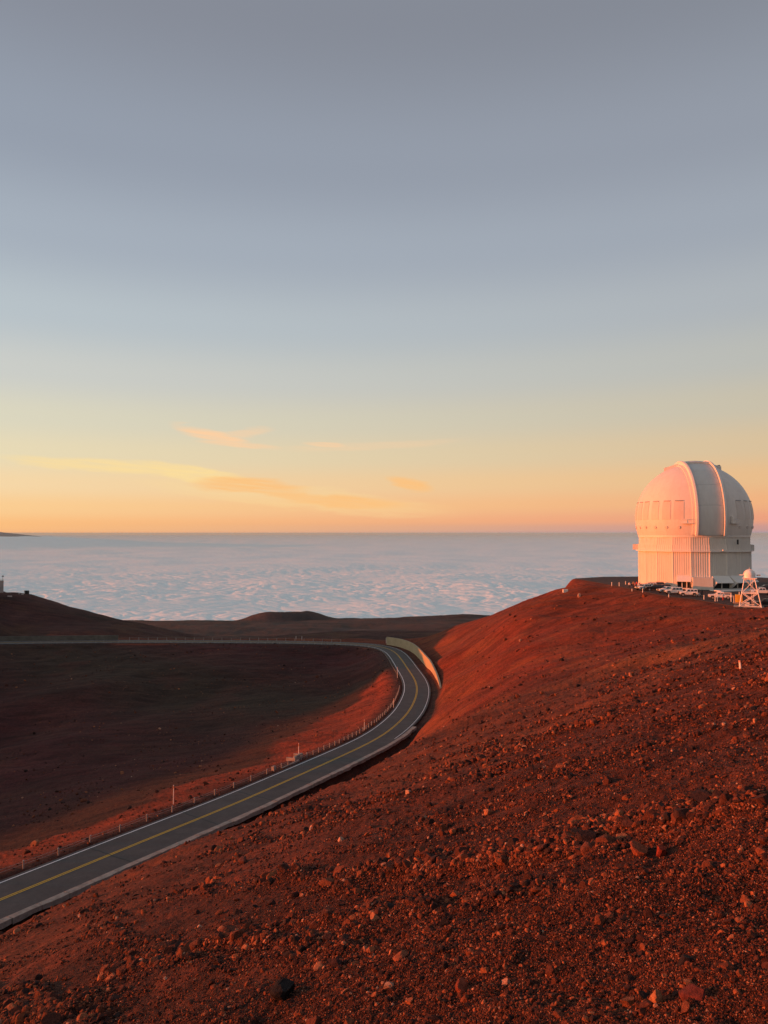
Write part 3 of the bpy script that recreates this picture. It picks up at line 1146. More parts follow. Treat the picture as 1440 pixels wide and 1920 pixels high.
# cable guard rail on the bowl side
gr = empty('cable_guardrail', rpt(60, -4.6), 'grey post and cable guardrail along the bowl side of the curving road', 'guardrail')
gr_o = gr.location.copy()
s_list = []
s = 6.0
i480 = idx_at_u(480, -4.6, 0, I_TURN)
while s < I_TURN - 4:
    s_list.append(s)
    s += 4.2 if s < i480 else 2.0
pts_c = []
for s in s_list:
    p = rpt(s, -4.6 + rnd.uniform(-.06, .06))
    gz = ground_pt(p.x, p.y)
    hgt_ = .78 + rnd.uniform(-.05, .05)
    lean = (rnd.uniform(-.04, .04), rnd.uniform(-.04, .04))
    b_ = Vector((p.x, p.y, gz - .3)) - gr_o
    t_ = Vector((p.x + lean[0], p.y + lean[1], gz + hgt_)) - gr_o
    MB().tube(b_, t_, .085, 8).build('post', m_galv, gr)
    pts_c.append(t_)
for dz in (-.12, -.38):
    q = MB()
    for a, b_ in zip(pts_c[:-1], pts_c[1:]):
        mid = (a + b_) / 2 + Vector((0, 0, -.03))
        q.tube(a + Vector((0, 0, dz)), mid + Vector((0, 0, dz)), .014, 5)
        q.tube(mid + Vector((0, 0, dz)), b_ + Vector((0, 0, dz)), .014, 5)
    q.build('cable', m_galv, gr)

# posts along the far leg
gr2 = empty('cable_guardrail', rpt(NRD - 150, 4.6), 'row of short posts with cables behind the far stretch of road', 'guardrail')
o2 = gr2.location.copy()
ia, ib = idx_at_u(640, 4.4, I_TURN, NRD - 1), idx_at_u(225, 4.4, I_TURN, NRD - 1)
pc = []
for s in np.arange(ia, ib, 4.0):
    p = rpt(s, 4.6)
    gz = ground_pt(p.x, p.y)
    a_, b_ = Vector((p.x, p.y, gz - .2)) - o2, Vector((p.x, p.y, max(gz, p.z) + 1.0)) - o2
    MB().tube(a_, b_, .09, 6).build('post', m_galv, gr2)
    pc.append(b_)
q = MB()
for a, b_ in zip(pc[:-1], pc[1:]):
    q.tube(a - Vector((0, 0, .15)), b_ - Vector((0, 0, .15)), .02, 5)
q.build('cable', m_galv, gr2)
gr3 = empty('cable_guardrail', rpt(NRD - 150, -4.5), 'low post and cable guardrail on the bowl side of the far stretch of road', 'guardrail')
o3 = gr3.location.copy()
pc = []
for s in np.arange(I_TURN + 18, NRD - 60, 3.2):
    p = rpt(s, -4.4)
    gz = ground_pt(p.x, p.y)
    a_, b_ = Vector((p.x, p.y, gz - .2)) - o3, Vector((p.x, p.y, gz + .62)) - o3
    MB().tube(a_, b_, .07, 6).build('post', m_galv, gr3)
    pc.append(b_)
q = MB()
for a, b_ in zip(pc[:-1], pc[1:]):
    q.tube(a - Vector((0, 0, .12)), b_ - Vector((0, 0, .12)), .02, 5)
q.build('cable', m_galv, gr3)

# snow poles
pole_specs = [(325, 1508, 35, 'tall thin snow pole by the near straight of road'), (560, 1418, 24, 'snow pole rising from the concrete drain headwall'),
              (683, 1369, 19, 'short snow pole below the bend of the road'), (738, 1328, 18, 'snow pole on the red bank just inside the bend'),
              (745, 1271, 20, 'snow pole where sunlight starts inside the bend')]
for (u, v, hpx, lab) in pole_specs:
    p = hit(u, v, lambda X, Y: H(X, Y), 60, 320)
    hh = hpx / F * p.y
    e = empty('snow_pole', p, lab, 'pole')
    MB().tube((0, 0, -.4), (0.02, 0, hh), .055, 8, .05).build('shaft', m_pole, e)
    MB().tube((0.015, 0, hh - .45), (0.02, 0, hh - .1), .062, 8).build('reflector_band', simple('orange_band' + str(u), (.6, .25, .12), .5), e)
for u, v, hpx, lab in [(566, 1200, 8, 'white roadside marker post on the far road, right of its neighbour'), (555, 1198, 6, 'small marker post behind the far road'),
                       (724, 1205, 10, 'thin marker post at the start of the wall')]:
    p = hit(u, v + 1, lambda X, Y: H(X, Y), 150, 440)
    hh = hpx / F * p.y
    e = empty('marker_post', p, lab, 'post')
    MB().tube((0, 0, -.3), (0, 0, hh), .08, 6).build('shaft', m_pole, e)

# drain headwall with its kerb bar, by the road on the bowl side
p = hit(560, 1424, lambda X, Y: H(X, Y), 80, 320)
i_ = int(np.argmin(np.hypot(RD[:, 0] - p.x, RD[:, 1] - p.y)))
ang = math.atan2(RT[i_, 1], RT[i_, 0])
e = empty('drain_headwall', (p.x, p.y, p.z), 'sunlit concrete drain headwall with a long kerb bar beside the road', 'drain', rotz=ang)
MB().box((0, .15, .05), (2.6, .35, 1.3)).build('headwall', m_conc, e, bevel=.03)
MB().box((-1.15, .95, .0), (.25, 1.3, 1.0)).build('wing_wall', m_conc, e, bevel=.03)
MB().box((1.15, .95, .0), (.25, 1.3, 1.0)).build('wing_wall', m_conc, e, bevel=.03)
q = MB().box((-4.2, -.6, .25), (6.0, .25, .3), rotz=-.06)
q.build('kerb_bar', m_conc, e, bevel=.03)
p = hit(513, 1444, lambda X, Y: H(X, Y), 80, 320)
tag(MB().box((0, 0, .25), (.6, .5, .7)).build('drain_marker', m_conc, None, bevel=.04, loc=p, rot=(0, 0, ang)), 'small concrete block beside the road left of the drain headwall', 'marker block')

# retaining wall around the outside of the bend
def wall_run(name, sA, sB, off, h_top, h_bot, thick, mat, label, step=1.0, cap=True):
    P, fs = [], []
    ss = np.arange(sA, sB + .01, step)
    n = len(ss)
    org = rpt(sA, off)
    for k, s in enumerate(ss):
        t_ = k / (n - 1)
        ht, hb = h_top(t_), h_bot(t_)
        for o_, z_ in ((off, hb), (off - .0, ht), (off + thick, ht), (off + thick, hb)):
            a = rpt(s, o_, z_) - org
            P.append(tuple(a))
    for k in range(n - 1):
        for m_ in range(4):
            fs.append((k * 4 + m_, k * 4 + (m_ + 1) % 4, (k + 1) * 4 + (m_ + 1) % 4, (k + 1) * 4 + m_))
    fs += [(0, 1, 2, 3), tuple(4 * (n - 1) + m_ for m_ in (3, 2, 1, 0))]
    q = MB()
    q.add(P, fs)
    e = empty(name, org, label, 'wall')
    q.build('wall_face', mat, e)
    if cap:
        P, fs = [], []
        for k, s in enumerate(ss):
            t_ = k / (n - 1)
            ht = h_top(t_) + .004
            for o_, z_ in ((off - .06, ht), (off - .06, ht + .12), (off + thick + .06, ht + .12), (off + thick + .06, ht)):
                P.append(tuple(rpt(s, o_, z_) - org))
        for k in range(n - 1):
            for m_ in range(4):
                fs.append((k * 4 + m_, k * 4 + (m_ + 1) % 4, (k + 1) * 4 + (m_ + 1) % 4, (k + 1) * 4 + m_))
        fs += [(0, 1, 2, 3), tuple(4 * (n - 1) + m_ for m_ in (3, 2, 1, 0))]
        q = MB()
        q.add(P, fs)
        q.build('coping', mat, e)
    return e


def idx_at_v(v, off, lo, hi):
    best, bi = 1e9, lo
    for i in range(lo, hi):
        x, y, z = rpt(i, off)
        vv = V0 - F * z / y
        if abs(vv - v) < best:
            best, bi = abs(vv - v), i
    return bi


WO = 6.0
sA = idx_at_v(1290, WO, I_TURN - 60, I_TURN + 40)
sB = idx_at_u(725, WO, I_TURN + 20, NRD - 1)
print('wall', sA, sB, rpt(sA, WO), rpt(sB, WO))
wall_run('retaining_wall', sA, sB, WO, lambda t: .3 + 3.0 * min(1, t / .3) - max(0, (t - .6)) * 1.2, lambda t: -1.2, .35, m_conc2,
         'tall olive concrete wall curving round the outside of the road bend')
m_conc3 = simple('grey_wall_concrete', (.125, .115, .10), .9, .2, .4)
sC, sD = idx_at_u(222, 5.0, I_TURN, NRD - 1), NRD - 2
wall_run('roadside_wall', sC, sD, 5.2, lambda t: 1.75, lambda t: -1.2, .35, m_conc3, 'long low grey wall behind the far road below the left hill', step=2.0)

# ================================================================== parking pad
q = MB()
n = len(PADP)
pin = []
cxp, cyp = PADP.mean(0)
P = [(x, y, PAD_Z) for x, y in PADP] + [(x, y, PAD_Z - .5) for x, y in PADP]
fs = [tuple(range(n))[::-1], tuple(range(n, 2 * n))] + [(i, (i + 1) % n, n + (i + 1) % n, n + i) for i in range(n)]
q.add(P, fs)
pad = q.build('parking_area', m_padasph, None)
tag(pad, kind='structure')

# ================================================================== observatory
DC = Vector((0, 0, 0))
DY = 226.0
dxc = (1299 - 720) / F * DY
view_az = math.atan2(dxc, DY)
dome = empty('observatory_dome', (dxc, DY, PAD_Z), 'large white observatory dome with a closed slit on a round ribbed base', 'observatory', rotz=-view_az)
zoff = -PAD_Z            # local z = world z + 16
RS = 16.55
CZL = 4.3 + zoff         # sphere centre, local


LK = 1.0


def LP(phi, rad, z):     # phi : 0 faces the camera, + to the camera's right
    return (math.sin(phi) * rad * LK, -math.cos(phi) * rad * LK, z)


def skin(name, mat, phi0, phi1, el0, el1, rad, nphi, nel, parent, thick=.18, smooth=True):
    P, fs = [], []
    for layer in (0, 1):
        rr = rad - thick * layer
        for i in range(nphi + 1):
            ph = phi0 + (phi1 - phi0) * i / nphi
            for j in range(nel + 1):
                e_ = el0 + (el1 - el0) * j / nel
                P.append(LP(ph, rr * math.cos(e_), CZL + rr * math.sin(e_)))
    N = nel + 1
    b = (nphi + 1) * N
    for i in range(nphi):
        for j in range(nel):
            a = i * N + j
            fs.append((a, a + N, a + N + 1, a + 1))
    for j in range(nel):
        fs.append((j, j + 1, b + j + 1, b + j))
        a = nphi * N + j
        fs.append((a + 1, a, b + a, b + a + 1))
    for i in range(nphi):
        a = i * N
        fs.append((a + N, a, b + a, b + a + N))
    q = MB()
    q.add(P, fs)
    o_ = q.build(name, mat, parent, smooth=True)
    o_.data.set_sharp_from_angle(angle=R(30))
    return o_


E0 = -math.asin(5.3 / RS)
NG = 28
for g in range(NG):
    p0, p1 = 2 * PI * g / NG, 2 * PI * (g + 1) / NG
    gap = .0003
    rr = RS + (0.006 if g % 2 else 0)
    o = skin('shell_panel', m_white, p0 + gap, p1 - gap, E0, R(86), rr, 4, 26, dome)
MB().lathe([(RS * math.cos(R(88)) * 0, RS - .12), (2.0, RS - .25), (2.0, RS - .5)], 24, (0, 0, CZL)).build('zenith_cap', m_white, dome)
MB().lathe([(RS * math.cos(E0) - .25, CZL + RS * math.sin(E0)), (0.1, CZL + RS * math.sin(E0))], 48).build('inner_floor', m_dark, dome)

# slit arch
SA = R(16.5)
ax_ = Vector(LP(SA, 1, 0))
tx_ = Vector(LP(SA + PI / 2, 1, 0))
WS = 3.55


def band(name, mat, t0, t1, ra, rb, th0, th1, n=60, nt=1, parent=dome):
    """arched band between offsets t0,t1 across the slit; th measured from the horizon over the top"""
    P, fs = [], []
    for k in range(n + 1):
        th = th0 + (th1 - th0) * k / n
        for s_ in range(nt + 1):
            tt = t0 + (t1 - t0) * s_ / nt
            rr = math.sqrt(ra * ra - tt * tt)
            P.append(tuple(ax_ * rr * math.cos(th) + tx_ * tt + Vector((0, 0, CZL + rr * math.sin(th)))))
        for s_ in range(nt, -1, -1):
            tt = t0 + (t1 - t0) * s_ / nt
            rr = math.sqrt(rb * rb - tt * tt)
            P.append(tuple(ax_ * rr * math.cos(th) + tx_ * tt + Vector((0, 0, CZL + rr * math.sin(th)))))
    M = 2 * (nt + 1)
    for k in range(n):
        for m_ in range(M):
            fs.append((k * M + m_, k * M + (m_ + 1) % M, (k + 1) * M + (m_ + 1) % M, (k + 1) * M + m_))
    fs += [tuple(range(M)), tuple(n * M + m_ for m_ in range(M))[::-1]]
    q = MB()
    q.add(P, fs)
    return q.build(name, mat, parent)


TH0, TH1 = R(-17.5), R(140)
for sgn in (-1, 1):
    a, b_ = sorted((sgn * WS, sgn * (WS + .55)))
    band('slit_rib', m_trim, a, b_, RS + 1.3, RS - .2, TH0, TH1)
    a, b_ = sorted((sgn * (WS + .56), sgn * (WS + 1.25)))
    band('rib_flange', m_white, a, b_, RS + .32, RS - .1, TH0, TH1)
# shutter in panels with thin joints
ths = [TH0, R(12), R(34), R(54), R(72), R(90)]
for k in range(len(ths) - 1):
    band('shutter_panel', m_shut, -WS + .02, WS - .02, RS + .42, RS + .1, ths[k] + .0015, ths[k + 1] - .0015, 14, 8)
band('top_shutter', m_shut, -WS + .02, WS - .02, RS + .95, RS + .3, R(74), R(132), 30, 8)
MB().add  # noqa
# cross rail over the crown
q = MB()
for xs in (-8.4, 8.4):
    pass
P = []
n = 24
Lh = 8.0
prof = []
for k in range(n + 1):
    x = -Lh + 2 * Lh * k / n
    prof.append((x, CZL + math.sqrt((RS - .1) ** 2 - x * x)))
top = CZL + math.sqrt(RS ** 2 - Lh ** 2) + 1.0
out = [(x, z) for x, z in prof] + [(Lh, top), (4.2, CZL + RS + .1), (-4.2, CZL + RS + .1), (-Lh, top)]
for y0, y1 in ((-1.4, 1.4),):
    q.prism(out, y0, y1)
q.build('crown_housing', m_white, dome)
MB().tube((7.4, -.6, top), (7.4, -.6, top + .5), .4, 8).build('roof_vent', m_greym, dome)
MB().tube((-7.4, -.6, top), (-7.4, -.6, top + .3), .2, 8).build('roof_vent', m_greym, dome)

# vent doors with hinge bars on top, little round ports below
for phd in [-78, -64, -52, -38.5, -25.5, -11.0, 49, 62, 76, 90, -92, 104, 118, 132, 146, 160, 174, 188, 202, 216, 230, 244]:
    ph = R(phd)
    if abs(phd) < 77 and (-2 - 8 < phd < 36):
        pass
    hw = R(4.4)
    if phd == -11.0:
        ph = R(-13)
        hw = R(5.0)
    skin('vent_door', m_vent, ph - hw, ph + hw, R(-1.5), R(16), RS + .075, 3, 5, dome, thick=.15)
    skin('hinge_bar', m_greym, ph - hw * .8, ph + hw * .8, R(16.7), R(17.5), RS + .22, 3, 1, dome, thick=.3)
    if phd not in (-11.0,):
        c1 = Vector(LP(ph, math.cos(R(-9.3)) * (RS - .1), CZL + RS * math.sin(R(-9.3))))
        dr = Vector(LP(ph, math.cos(R(-9.3)), math.sin(R(-9.3))))
        MB().tube(c1, c1 + dr * .28, .42, 12).build('port', m_vent, dome)
c1 = Vector(LP(R(-13), math.cos(R(-9.3)) * (RS - .1), CZL + RS * math.sin(R(-9.3))))
dr = Vector(LP(R(-13), math.cos(R(-9.3)), math.sin(R(-9.3))))
MB().tube(c1, c1 + dr * .28, .42, 12).build('port', m_vent, dome)
# small maintenance platforms beside the slit
for phd, wdt in ((-5.0, 3.0), (40, 2.4)):
    c1 = LP(R(phd), RS + .25, CZL - 1.6)
    MB().box(c1, (wdt, 1.1, .18), rotz=R(phd)).build('platform', m_trim, dome)
    q = MB()
    for s_ in (-1, 0, 1):
        a = Vector(c1) + Vector((math.cos(R(phd)), math.sin(R(phd)), 0)) * s_ * wdt / 2 + Vector(LP(R(phd), .5, 0))
        q.tube(a, a + Vector((0, 0, 1.1)), .06, 5)
    a = Vector(c1) + Vector(LP(R(phd), .5, 1.1))
    d_ = Vector((math.cos(R(phd)), math.sin(R(phd)), 0)) * wdt / 2
    q.tube(a - d_, a + d_, .06, 5)
    q.build('platform_rail', m_trim, dome)
MB().box(LP(R(38.2), RS + .35, CZL - .6), (.9, .7, 1.9), rotz=R(38)).build('equipment_box', m_trim, dome, bevel=.05)

# collar and corrugated walls
LK = .92
MB().lathe([(r_ * .926, z_ + zoff) for r_, z_ in ((16.3, -1.3), (16.95, -1.3), (16.95, -.95), (17.02, -.95), (17.02, -.55), (16.85, -.55), (16.85, -.2), (16.5, .1), (16.2, .1))], 80).build('collar', m_trim, dome)


def corr_panel(name, mat, c0_, c1_, z0, z1, pitch, depth, parent, inset=.03, lean=0.0):
    """ribbed cladding panel between two corner points (x,y); ribs stand outwards"""
    a, b = Vector(c0_).to_2d(), Vector(c1_).to_2d()
    d = b - a
    Ln = d.length
    d /= Ln
    nrm = Vector((d.y, -d.x))
    if nrm.dot((a + b) / 2) < 0:
        nrm = -nrm
    nrib = max(1, int((Ln - 2 * inset) / pitch))
    stp = (Ln - 2 * inset) / nrib
    prof = []
    for k in range(nrib):
        s0 = inset + k * stp
        prof += [(s0, 0), (s0 + stp * .55, 0), (s0 + stp * .62, depth), (s0 + stp * .93, depth)]
    prof.append((inset + nrib * stp, 0))
    P, fs = [], []
    for s_, dd in prof:
        for z in (z0, z1):
            q_ = a + d * s_ + nrm * (dd + lean * (z1 - z))
            P.append((q_.x, q_.y, z))
    for k in range(len(prof) - 1):
        fs.append((2 * k, 2 * k + 2, 2 * k + 3, 2 * k + 1))
    b0 = len(P)
    for s_ in (inset, Ln - inset):
        for z in (z0, z1):
            q_ = a + d * s_ - nrm * .25
            P.append((q_.x, q_.y, z))
    fs += [(0, 1, b0 + 1, b0), (b0 - 2, b0 + 2, b0 + 3, b0 - 1), (b0, b0 + 1, b0 + 3, b0 + 2)]
    q = MB()
    q.add(P, fs)
    return q.build(name, mat, parent)


NF = 20
off_ = R(16)
corn = [off_ + 2 * PI * k / NF for k in range(NF)]
for k in range(NF):
    p0, p1 = corn[k], corn[k] + 2 * PI / NF
    corr_panel('wall_panel', m_wall, LP(p0, 17.1, 0), LP(p1, 17.1, 0), 0.35, -5.45 + zoff, .55, .07, dome)
    corr_panel('upper_wall_panel', m_wall, LP(p0, 16.9, 0), LP(p1, 16.9, 0), -5.1 + zoff, -1.3 + zoff, .55, .06, dome)
    # gallery parapet
    corr_panel('parapet_panel', m_wall, LP(p0, 17.35, 0), LP(p1, 17.35, 0), -5.1 + zoff, -3.45 + zoff, .55, .05, dome)
q = MB()
for k in range(NF):
    p0, p1 = corn[k], corn[k] + 2 * PI / NF
    a, b_, c_, d_ = LP(p0, 16.3, 0), LP(p0, 18.0, 0), LP(p1, 18.0, 0), LP(p1, 16.3, 0)
    zt, zb = -5.12 + zoff, -5.44 + zoff
    q.add([(x[0], x[1], zt) for x in (a, b_, c_, d_)] + [(x[0], x[1], zb) for x in (a, b_, c_, d_)], [(0, 1, 2, 3), (7, 6, 5, 4), (1, 5, 6, 2)])
q.build('gallery_floor', m_trim, dome)
# projecting gallery ends
for ph, sg in ((R(-90), -1), (R(90), 1)):
    a = LP(ph, 17.75 if sg < 0 else 17.5, -4.35 + zoff)
    MB().box(a, (1.9 if sg < 0 else .9, 3.2, 1.7)).build('gallery_bay', m_wall, dome, bevel=.05)
MB().box(LP(R(28.5), 18.35, -4.9 + zoff), (.9, .5, .3), rotz=R(28)).build('floodlight', m_trim, dome)
# person-sized doors on the gallery are too small; a dark door shows at right
MB().box(LP(R(45), 17.95, -2.6 + zoff), (.5, .2, 1.4), rotz=R(45)).build('gallery_door', m_dark, dome)
# corner flashings
for k in range(NF):
    c1 = LP(corn[k], 17.12, 0)
    MB().tube((c1[0], c1[1], .35), (c1[0], c1[1], -5.46 + zoff), .13, 6).build('corner_trim', m_trim, dome)
# plinth
MB().lathe([(16.2, -.6), (16.2, .34), (15.5, .35)], 40).build('plinth', m_trim, dome)


# hoods over the ground-floor openings
def hood(ph0, ph1, proj, z_top, z_low, cols=1, lit=True):
    pm = (ph0 + ph1) / 2
    Rb = 17.25
    d = Vector(LP(pm, 1 / LK, 0))
    s_ = Vector((math.cos(pm), math.sin(pm), 0))
    hw = Rb * LK * math.tan((ph1 - ph0) / 2) * .98
    c = d * (Rb * LK - .3)
    A = c - s_ * hw
    B = c + s_ * hw
    O = d * proj
    up = lambda v, z: (v.x, v.y, z)
    q = MB()
    th = .14
    q.add([up(A, z_top), up(B, z_top), up(B + O, z_low), up(A + O, z_low), up(A, z_top - th), up(B, z_top - th), up(B + O, z_low - th), up(A + O, z_low - th)],
          [(0, 1, 2, 3), (7, 6, 5, 4), (0, 3, 7, 4), (1, 5, 6, 2), (3, 2, 6, 7), (0, 4, 5, 1)])
    q.build('hood', m_trim, dome)
    # side cheeks, sloping back to the wall foot
    for X in (A, B):
        q = MB()
        w2 = s_ * .1
        pts = [(X, z_top - th), (X + O, z_low - th - .01), (X + O * .25, .36), (X, .36)]
        q.add([up(p_ - w2, z) for p_, z in pts] + [up(p_ + w2, z) for p_, z in pts], [(0, 1, 2, 3), (7, 6, 5, 4), (0, 4, 5, 1), (1, 5, 6, 2), (2, 6, 7, 3), (3, 7, 4, 0)])
        q.build('hood_cheek', m_trim, dome)
    q = MB()
    D0 = c + d * .42
    q.add([up(D0 - s_ * (hw - .12), .36), up(D0 + s_ * (hw - .12), .36), up(D0 + s_ * (hw - .12), z_low - .2), up(D0 - s_ * (hw - .12), z_low - .2)], [(0, 1, 2, 3)])
    q.add([up(D0 - s_ * (hw - .12) - d * .1, .36), up(D0 + s_ * (hw - .12) - d * .1, .36), up(D0 + s_ * (hw - .12) - d * .1, z_low - .2), up(D0 - s_ * (hw - .12) - d * .1, z_low - .2)], [(3, 2, 1, 0)])
    q.build('opening', m_dark, dome)
    for k in range(cols):
        fx = -1 + 2 * (k + 1) / (cols + 1)
        p_ = D0 + s_ * hw * fx + d * .15
        MB().box((p_.x, p_.y, (z_low + .1) / 2 + .1), (.22, .22, z_low - .3), rotz=pm).build('column', m_trim, dome)


hood(R(-15.5), R(-1.5), 1.6, 3.9, 2.3, 2)
hood(R(18), R(36), 2.6, 3.9, 2.1, 1)
hood(R(37), R(54), 2.6, 3.9, 2.1, 1)
hood(R(55), R(72), 2.6, 3.9, 2.1, 1)
MB().box(LP(R(-1 + 9), 18.1, 1.75), (5.3, 2.2, 3.4), rotz=R(8)).build('entrance_block', m_wall, dome, bevel=.04)
MB().box(LP(R(38), 21.5, .05), (17, 4.6, .35), rotz=R(38)).build('loading_dock', m_trim, dome, bevel=.03)

LK = 1.0
# ================================================================== small dome tower
TP = atz(1407, 1137.5, PAD_Z)
tw = empty('instrument_tower', (TP[0], TP[1], PAD_Z), 'small white dome on a splayed lattice tower in front of the big dome', 'tower', rotz=-math.atan2(TP[0], TP[1]))
hb, ht_ = 2.15, 1.0
HT = 6.1
cb = [(-hb, -hb), (hb, -hb), (hb, hb), (-hb, hb)]
ct = [(-ht_ - .1, -ht_), (ht_ - .1, -ht_), (ht_ - .1, ht_), (-ht_ - .1, ht_)]


def tl(i, z):
    k = z / HT
    return Vector((cb[i][0] * (1 - k) + ct[i][0] * k, cb[i][1] * (1 - k) + ct[i][1] * k, z))


for i in range(4):
    MB().tube(tl(i, .1), tl(i, HT), .11, 6).build('leg', m_tow, tw)
for i in range(4):
    j = (i + 1) % 4
    for z in (.25, 3.0, HT - .15):
        MB().tube(tl(i, z), tl(j, z), .09 if z != 3.0 else .13, 6).build('cross_bar', m_tow, tw)
    MB().tube(tl(i, .3), tl(j, 3.0), .075, 6).build('brace', m_tow, tw)
    MB().tube(tl(j, .3), tl(i, 3.0), .075, 6).build('brace', m_tow, tw)
    MB().tube(tl(i, 3.0), tl(j, HT - .2), .075, 6).build('brace', m_tow, tw)
MB().box((-.3, 0, .03), (5.9, 5.0, .14)).build('base_slab', m_conc, tw, bevel=.03)
MB().box((-.1, 0, HT + .08), (2.9, 2.5, .14)).build('platform', m_tow, tw)
q = MB()
prof = [(1.12, 0), (1.14, .55)] + [(1.14 * math.cos(a), .55 + 1.2 * math.sin(a)) for a in [R(x) for x in range(10, 90, 10)]] + [(0.01, 1.78)]
q.lathe(prof, 20, (-.1, 0, HT + .16))
q.build('dome', m_tow, tw, smooth=True)
q = MB()
for k in range(9):
    pass
band_pts = []
for k in range(11):
    a = R(18 * k)
    band_pts.append((-.1 + 1.22 * math.cos(a), HT + .7 + 1.27 * math.sin(a)))
for a, b_ in zip(band_pts[:-1], band_pts[1:]):
    q.tube((a[0], -.1, a[1]), (b_[0], -.1, b_[1]), .05, 5)
q.build('dome_rib', m_tow, tw)
MB().tube((-.1, 0, HT + 1.9), (-.1, 0, HT + 2.35), .05, 6).build('finial', m_tow, tw)
MB().box((-1.75, -.3, HT + .75), (.7, .35, .22)).build('side_box', m_tow, tw)
MB().box((1.65, -.3, HT + .75), (.8, .35, .25)).build('side_box', m_greym, tw)
MB().box((-.6, -.6, .55), (.9, .7, .85)).build('cabinet', m_trim, tw, bevel=.04)
MB().box((1.0, .4, .45), (.6, .6, .7)).build('equipment_case', m_greym, tw, bevel=.04)
ladder = MB()
for s_ in (-.18, .18):
    ladder.tube((.55 + s_, -2.1, .1), (.25 + s_, -1.05, HT), .03, 5)
for k in range(16):
    z = .4 + k * .35
    f_ = z / HT
    ladder.tube((.55 - .3 * f_ - .18, -2.1 + 1.05 * f_, z), (.55 - .3 * f_ + .18, -2.1 + 1.05 * f_, z), .02, 4)
ladder.build('ladder', m_tow, tw)

# yellow generator box beside the tower
YP = atz(1385.5, 1131.5, PAD_Z)
yb = empty('generator_cabinet', (YP[0], YP[1], PAD_Z), 'yellow equipment cabinet on a concrete pad left of the small tower', 'cabinet', rotz=-.42)
MB().box((0, 0, 1.15), (1.5, 1.2, 1.75)).build('cabinet_body', m_yel, yb, bevel=.05)
MB().box((0, 0, .13), (2.4, 1.8, .2)).build('base', m_conc, yb, bevel=.03)
MB().box((-.38, -.615, 1.15), (.66, .03, 1.5)).build('door', m_yel, yb)
MB().box((.38, -.615, 1.15), (.66, .03, 1.5)).build('door', m_yel, yb)
MB().tube((.1, 0, 2.0), (.1, 0, 2.6), .09, 8).build('exhaust_pipe', m_tow, yb)
MB().box((-1.05, -.3, .9), (.12, .12, 1.7)).build('side_post', m_tow, yb)


# ================================================================== vehicles
def wheel(parent, x, y, r=.37, w_=.25):
    q = MB()
    q.tube((x, y - w_ / 2, r), (x, y + w_ / 2, r), r, 16)
    t_ = q.build('tyre', m_tyre, None, bevel=.03)
    wh = empty('wheel', (0, 0, 0))
    wh.parent = parent
    t_.parent = wh
    s_ = -1 if y < 0 else 1
    MB().tube((x, y + s_ * (w_ / 2 - .02), r), (x, y + s_ * (w_ / 2 + .02), r), r * .62, 12).build('rim', m_rim, wh)
    return wh


